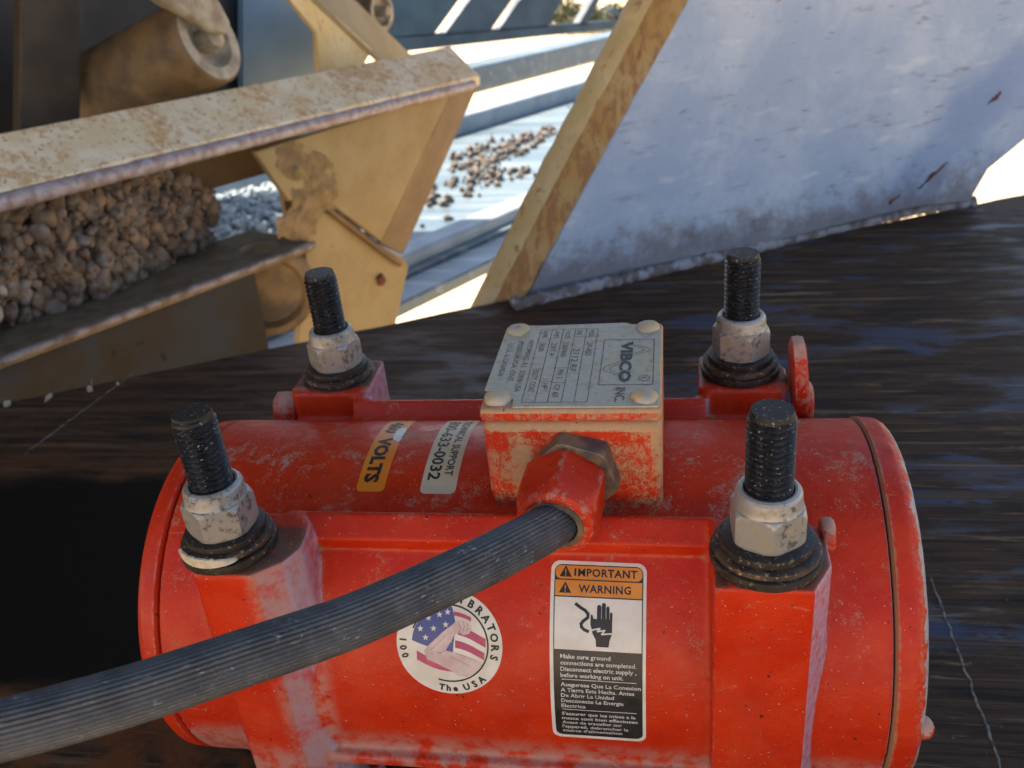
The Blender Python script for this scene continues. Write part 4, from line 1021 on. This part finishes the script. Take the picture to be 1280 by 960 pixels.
# cream idler bracket (angle iron)
br = empty('idler_bracket', W(ont(430, 60, 20)))
tag(br, 'yellow-cream angle iron bracket rising behind the channel end', 'bracket')
MB().prism([ont(x, y, 18) for x, y in ((352, -12), (384, -12), (466, 62), (450, 90), (398, 90), (396, 40))], cv_*1.2).build('side_face', 'cream_edge', br, bevel=0.2)
q = [ont(x, y, 17.9) for x, y in ((384, -12), (476, 76))]; q2 = [ont(x, y, 27) for x, y in ((520, 74), (432, -12))]
MB().prism(q+q2, -cw_*1.2).build('top_face', 'cream', br, bevel=0.2)
c = ont(478, 14, 32)
roller('idler_roller', c, -cv_+cu_*0.15, 4.2, 8, 'small grey roller end beside the yellow-cream bracket', inner=0.7)
# brown flat post and a dark sheet whose colour paints the shaded interior behind
b = MB(); b.obox(ont(24, 190, 24), ont(100, 185, 24)-ont(24, 190, 24), cv_*2.0, ont(26, -60, 24)-ont(24, 190, 24)); tag(b.build('flat_post', 'brown_post', bevel=0.3), 'mud-brown flat steel post at the upper left', 'post')
hse = sth(ont(322, 100, 40))[0]
b = MB(); b.obox(ch(-140, 40, -5), cu_*(140+hse), cv_*2, cw_*78); tag(b.build('shade_backdrop', 'shade_paint'), 'dark navy sheet standing in for the shade behind the rollers', 'backdrop')
b = MB(); b.obox(ont(304, 123, 38), ont(402, 104, 38)-ont(304, 123, 38), cv_*1.5, ont(304, -30, 38)-ont(304, 123, 38)); tag(b.build('blue_sheet', 'blue_bright'), 'narrow blue sheet between roller and cream bracket', 'sheet')

# ================================================================== BELT CONVEYOR BEYOND
conv = empty('belt_conveyor', W(ch(200, 80, -60)))
tag(conv, 'pale blue belt conveyor with scattered gravel running away behind the panel', 'conveyor')
HB = -50
b = MB(); b.obox(ch(20, 42, HB-3), cu_*470, cv_*105, cw_*3); b.build('belt', 'belt', conv)
b = MB(); b.obox(ch(20, 31, HB-4), cu_*300, cv_*10.5, cw_*3.2); b.build('side_rail', 'belt', conv, bevel=0.6)
b = MB(); b.obox(ch(20, 45, HB-1), cu_*400, cv_*9, cw_*4.0); b.build('side_rail', 'pale_rail', conv, bevel=1.2)
b = MB(); b.obox(ch(20, 140, HB-1), cu_*500, cv_*14, cw_*8); b.build('side_rail', 'pale_rail', conv, bevel=1.2)
b = MB(); b.obox(ch(20, 175, HB+6), cu_*560, cv_*16, cw_*12); b.build('side_rail', 'belt', conv, bevel=1.2)
b = MB()
for k in range(1500):
    t = rnd.gauss(95, 13); s = rnd.uniform(60, 330)
    if noise.noise(Vector((s*0.02, t*0.05, 3))) < -0.05 or not 56 < t < 136: continue
    put_stone(b, ch(s, t, HB+0.5), rnd.choice((0.5, 0.7, 0.9, 1.2, 1.6, 2.2)))
o = b.build('scattered_gravel', 'stone_grey', smooth=50, fix=False); tag(o, 'grey-brown gravel scattered along the blue belt', 'gravel', kind='stuff')
b = MB(); ctr = sth(onh(305, 268, HB+6)); 
for k in range(900):
    s = ctr[0]+rnd.gauss(0, 26); t = ctr[1]+rnd.gauss(0, 16); e = 1-((s-ctr[0])/60)**2-((t-ctr[1])/38)**2
    if e < 0: continue
    put_stone(b, ch(s, t, HB+8*e+rnd.uniform(0, 1.5)), rnd.choice((0.9, 1.3, 1.7, 2.2)))
o = b.build('gravel_heap', 'stone_skylit', smooth=35, fix=False); tag(o, 'gravel heap coloured sky-lit blue on the belt seen through the hole in the channel', 'gravel', kind='stuff')
# dark blue lattice frame at the far side
tr = empty('lattice_frame', W(ch(400, 230, -20)))
tag(tr, 'dark blue lattice frame with bright gaps behind the belt', 'frame')
def lat(name, px): MB().prism([ont(x, y, 230) for x, y in px], cv_*5).build(name, 'blue_sheet', tr)
lat('chord', [(455, 70), (800, 32), (800, 23), (455, 48)])
lat('diagonal', [(455, 50), (541, 45), (584, -14), (455, -14)])
lat('diagonal', [(554, 45), (612, 40), (650, -14), (597, -14)])
lat('diagonal', [(623, 39), (684, 34), (710, -14), (660, -14)])
lat('diagonal', [(722, 32), (732, 31), (758, -14), (749, -14)])
lat('diagonal', [(760, 12), (768, 10), (792, 27), (786, 30)])
# shrubs on the bright ground beyond
def shrub(c, r, label):
    root = empty('shrub', W(c)); tag(root, label, 'shrub', 'shrubs beyond the conveyor')
    b = MB()
    for k in range(6):
        a = rnd.uniform(0, 6.28); b.tube([c, c+Vector((math.cos(a)*r*0.5, math.sin(a)*r*0.5, r*0.9))], [r*0.05, r*0.02], 5)
    b.build('stem', 'bark', root)
    b = MB()
    for k in range(900):
        d = Vector((rnd.gauss(0, 1), rnd.gauss(0, 1), rnd.gauss(0, 1))).normalized()
        rr = r*rnd.uniform(0.45, 1)*(1+0.5*noise.noise(d*2+c*0.01)); p = c+Vector((d.x*rr*1.3, d.y*rr, abs(d.z)*rr+r*0.15)); e = Euler((rnd.uniform(0, 6), rnd.uniform(0, 6), 0)).to_matrix(); w = r*0.09
        b.add([p+e @ Vector((-w, 0, 0)), p+e @ Vector((0, -w*0.5, 0)), p+e @ Vector((w, 0, 0)), p+e @ Vector((0, w*0.5, 0))], [(0, 1, 2, 3)])
    b.build('foliage', 'leaf', root, fix=False)
for ix, r, nm in ((705, 45, 'dusty green shrub nearest the blue diagonals'), (742, 34, 'low dusty green shrub in the middle of the far bright gap'), (778, 40, 'dusty green shrub nearest the cream flange')):
    shrub(onz(ix, 38, -190), r, nm)
# white pebbles along the deck edge
for (ix, iy, r, nm) in ((10, 508, 0.55, 'elongated white pebble at the left edge of the deck'), (62, 500, 0.6, 'bright white pebble on the deck edge, middle of three'), (113, 489, 0.45, 'greyish pebble lying flat on the deck edge'), (148, 481, 0.3, 'tiny white pebble at the top of the grout line')):
    p = onz(ix, iy, -20); b = MB(); put_stone(b, Vector((p.x, p.y, -20+r*0.55)), r); tag(b.build('pebble', 'stone_pale', smooth=50), nm, 'pebble', 'pebbles on the deck edge')
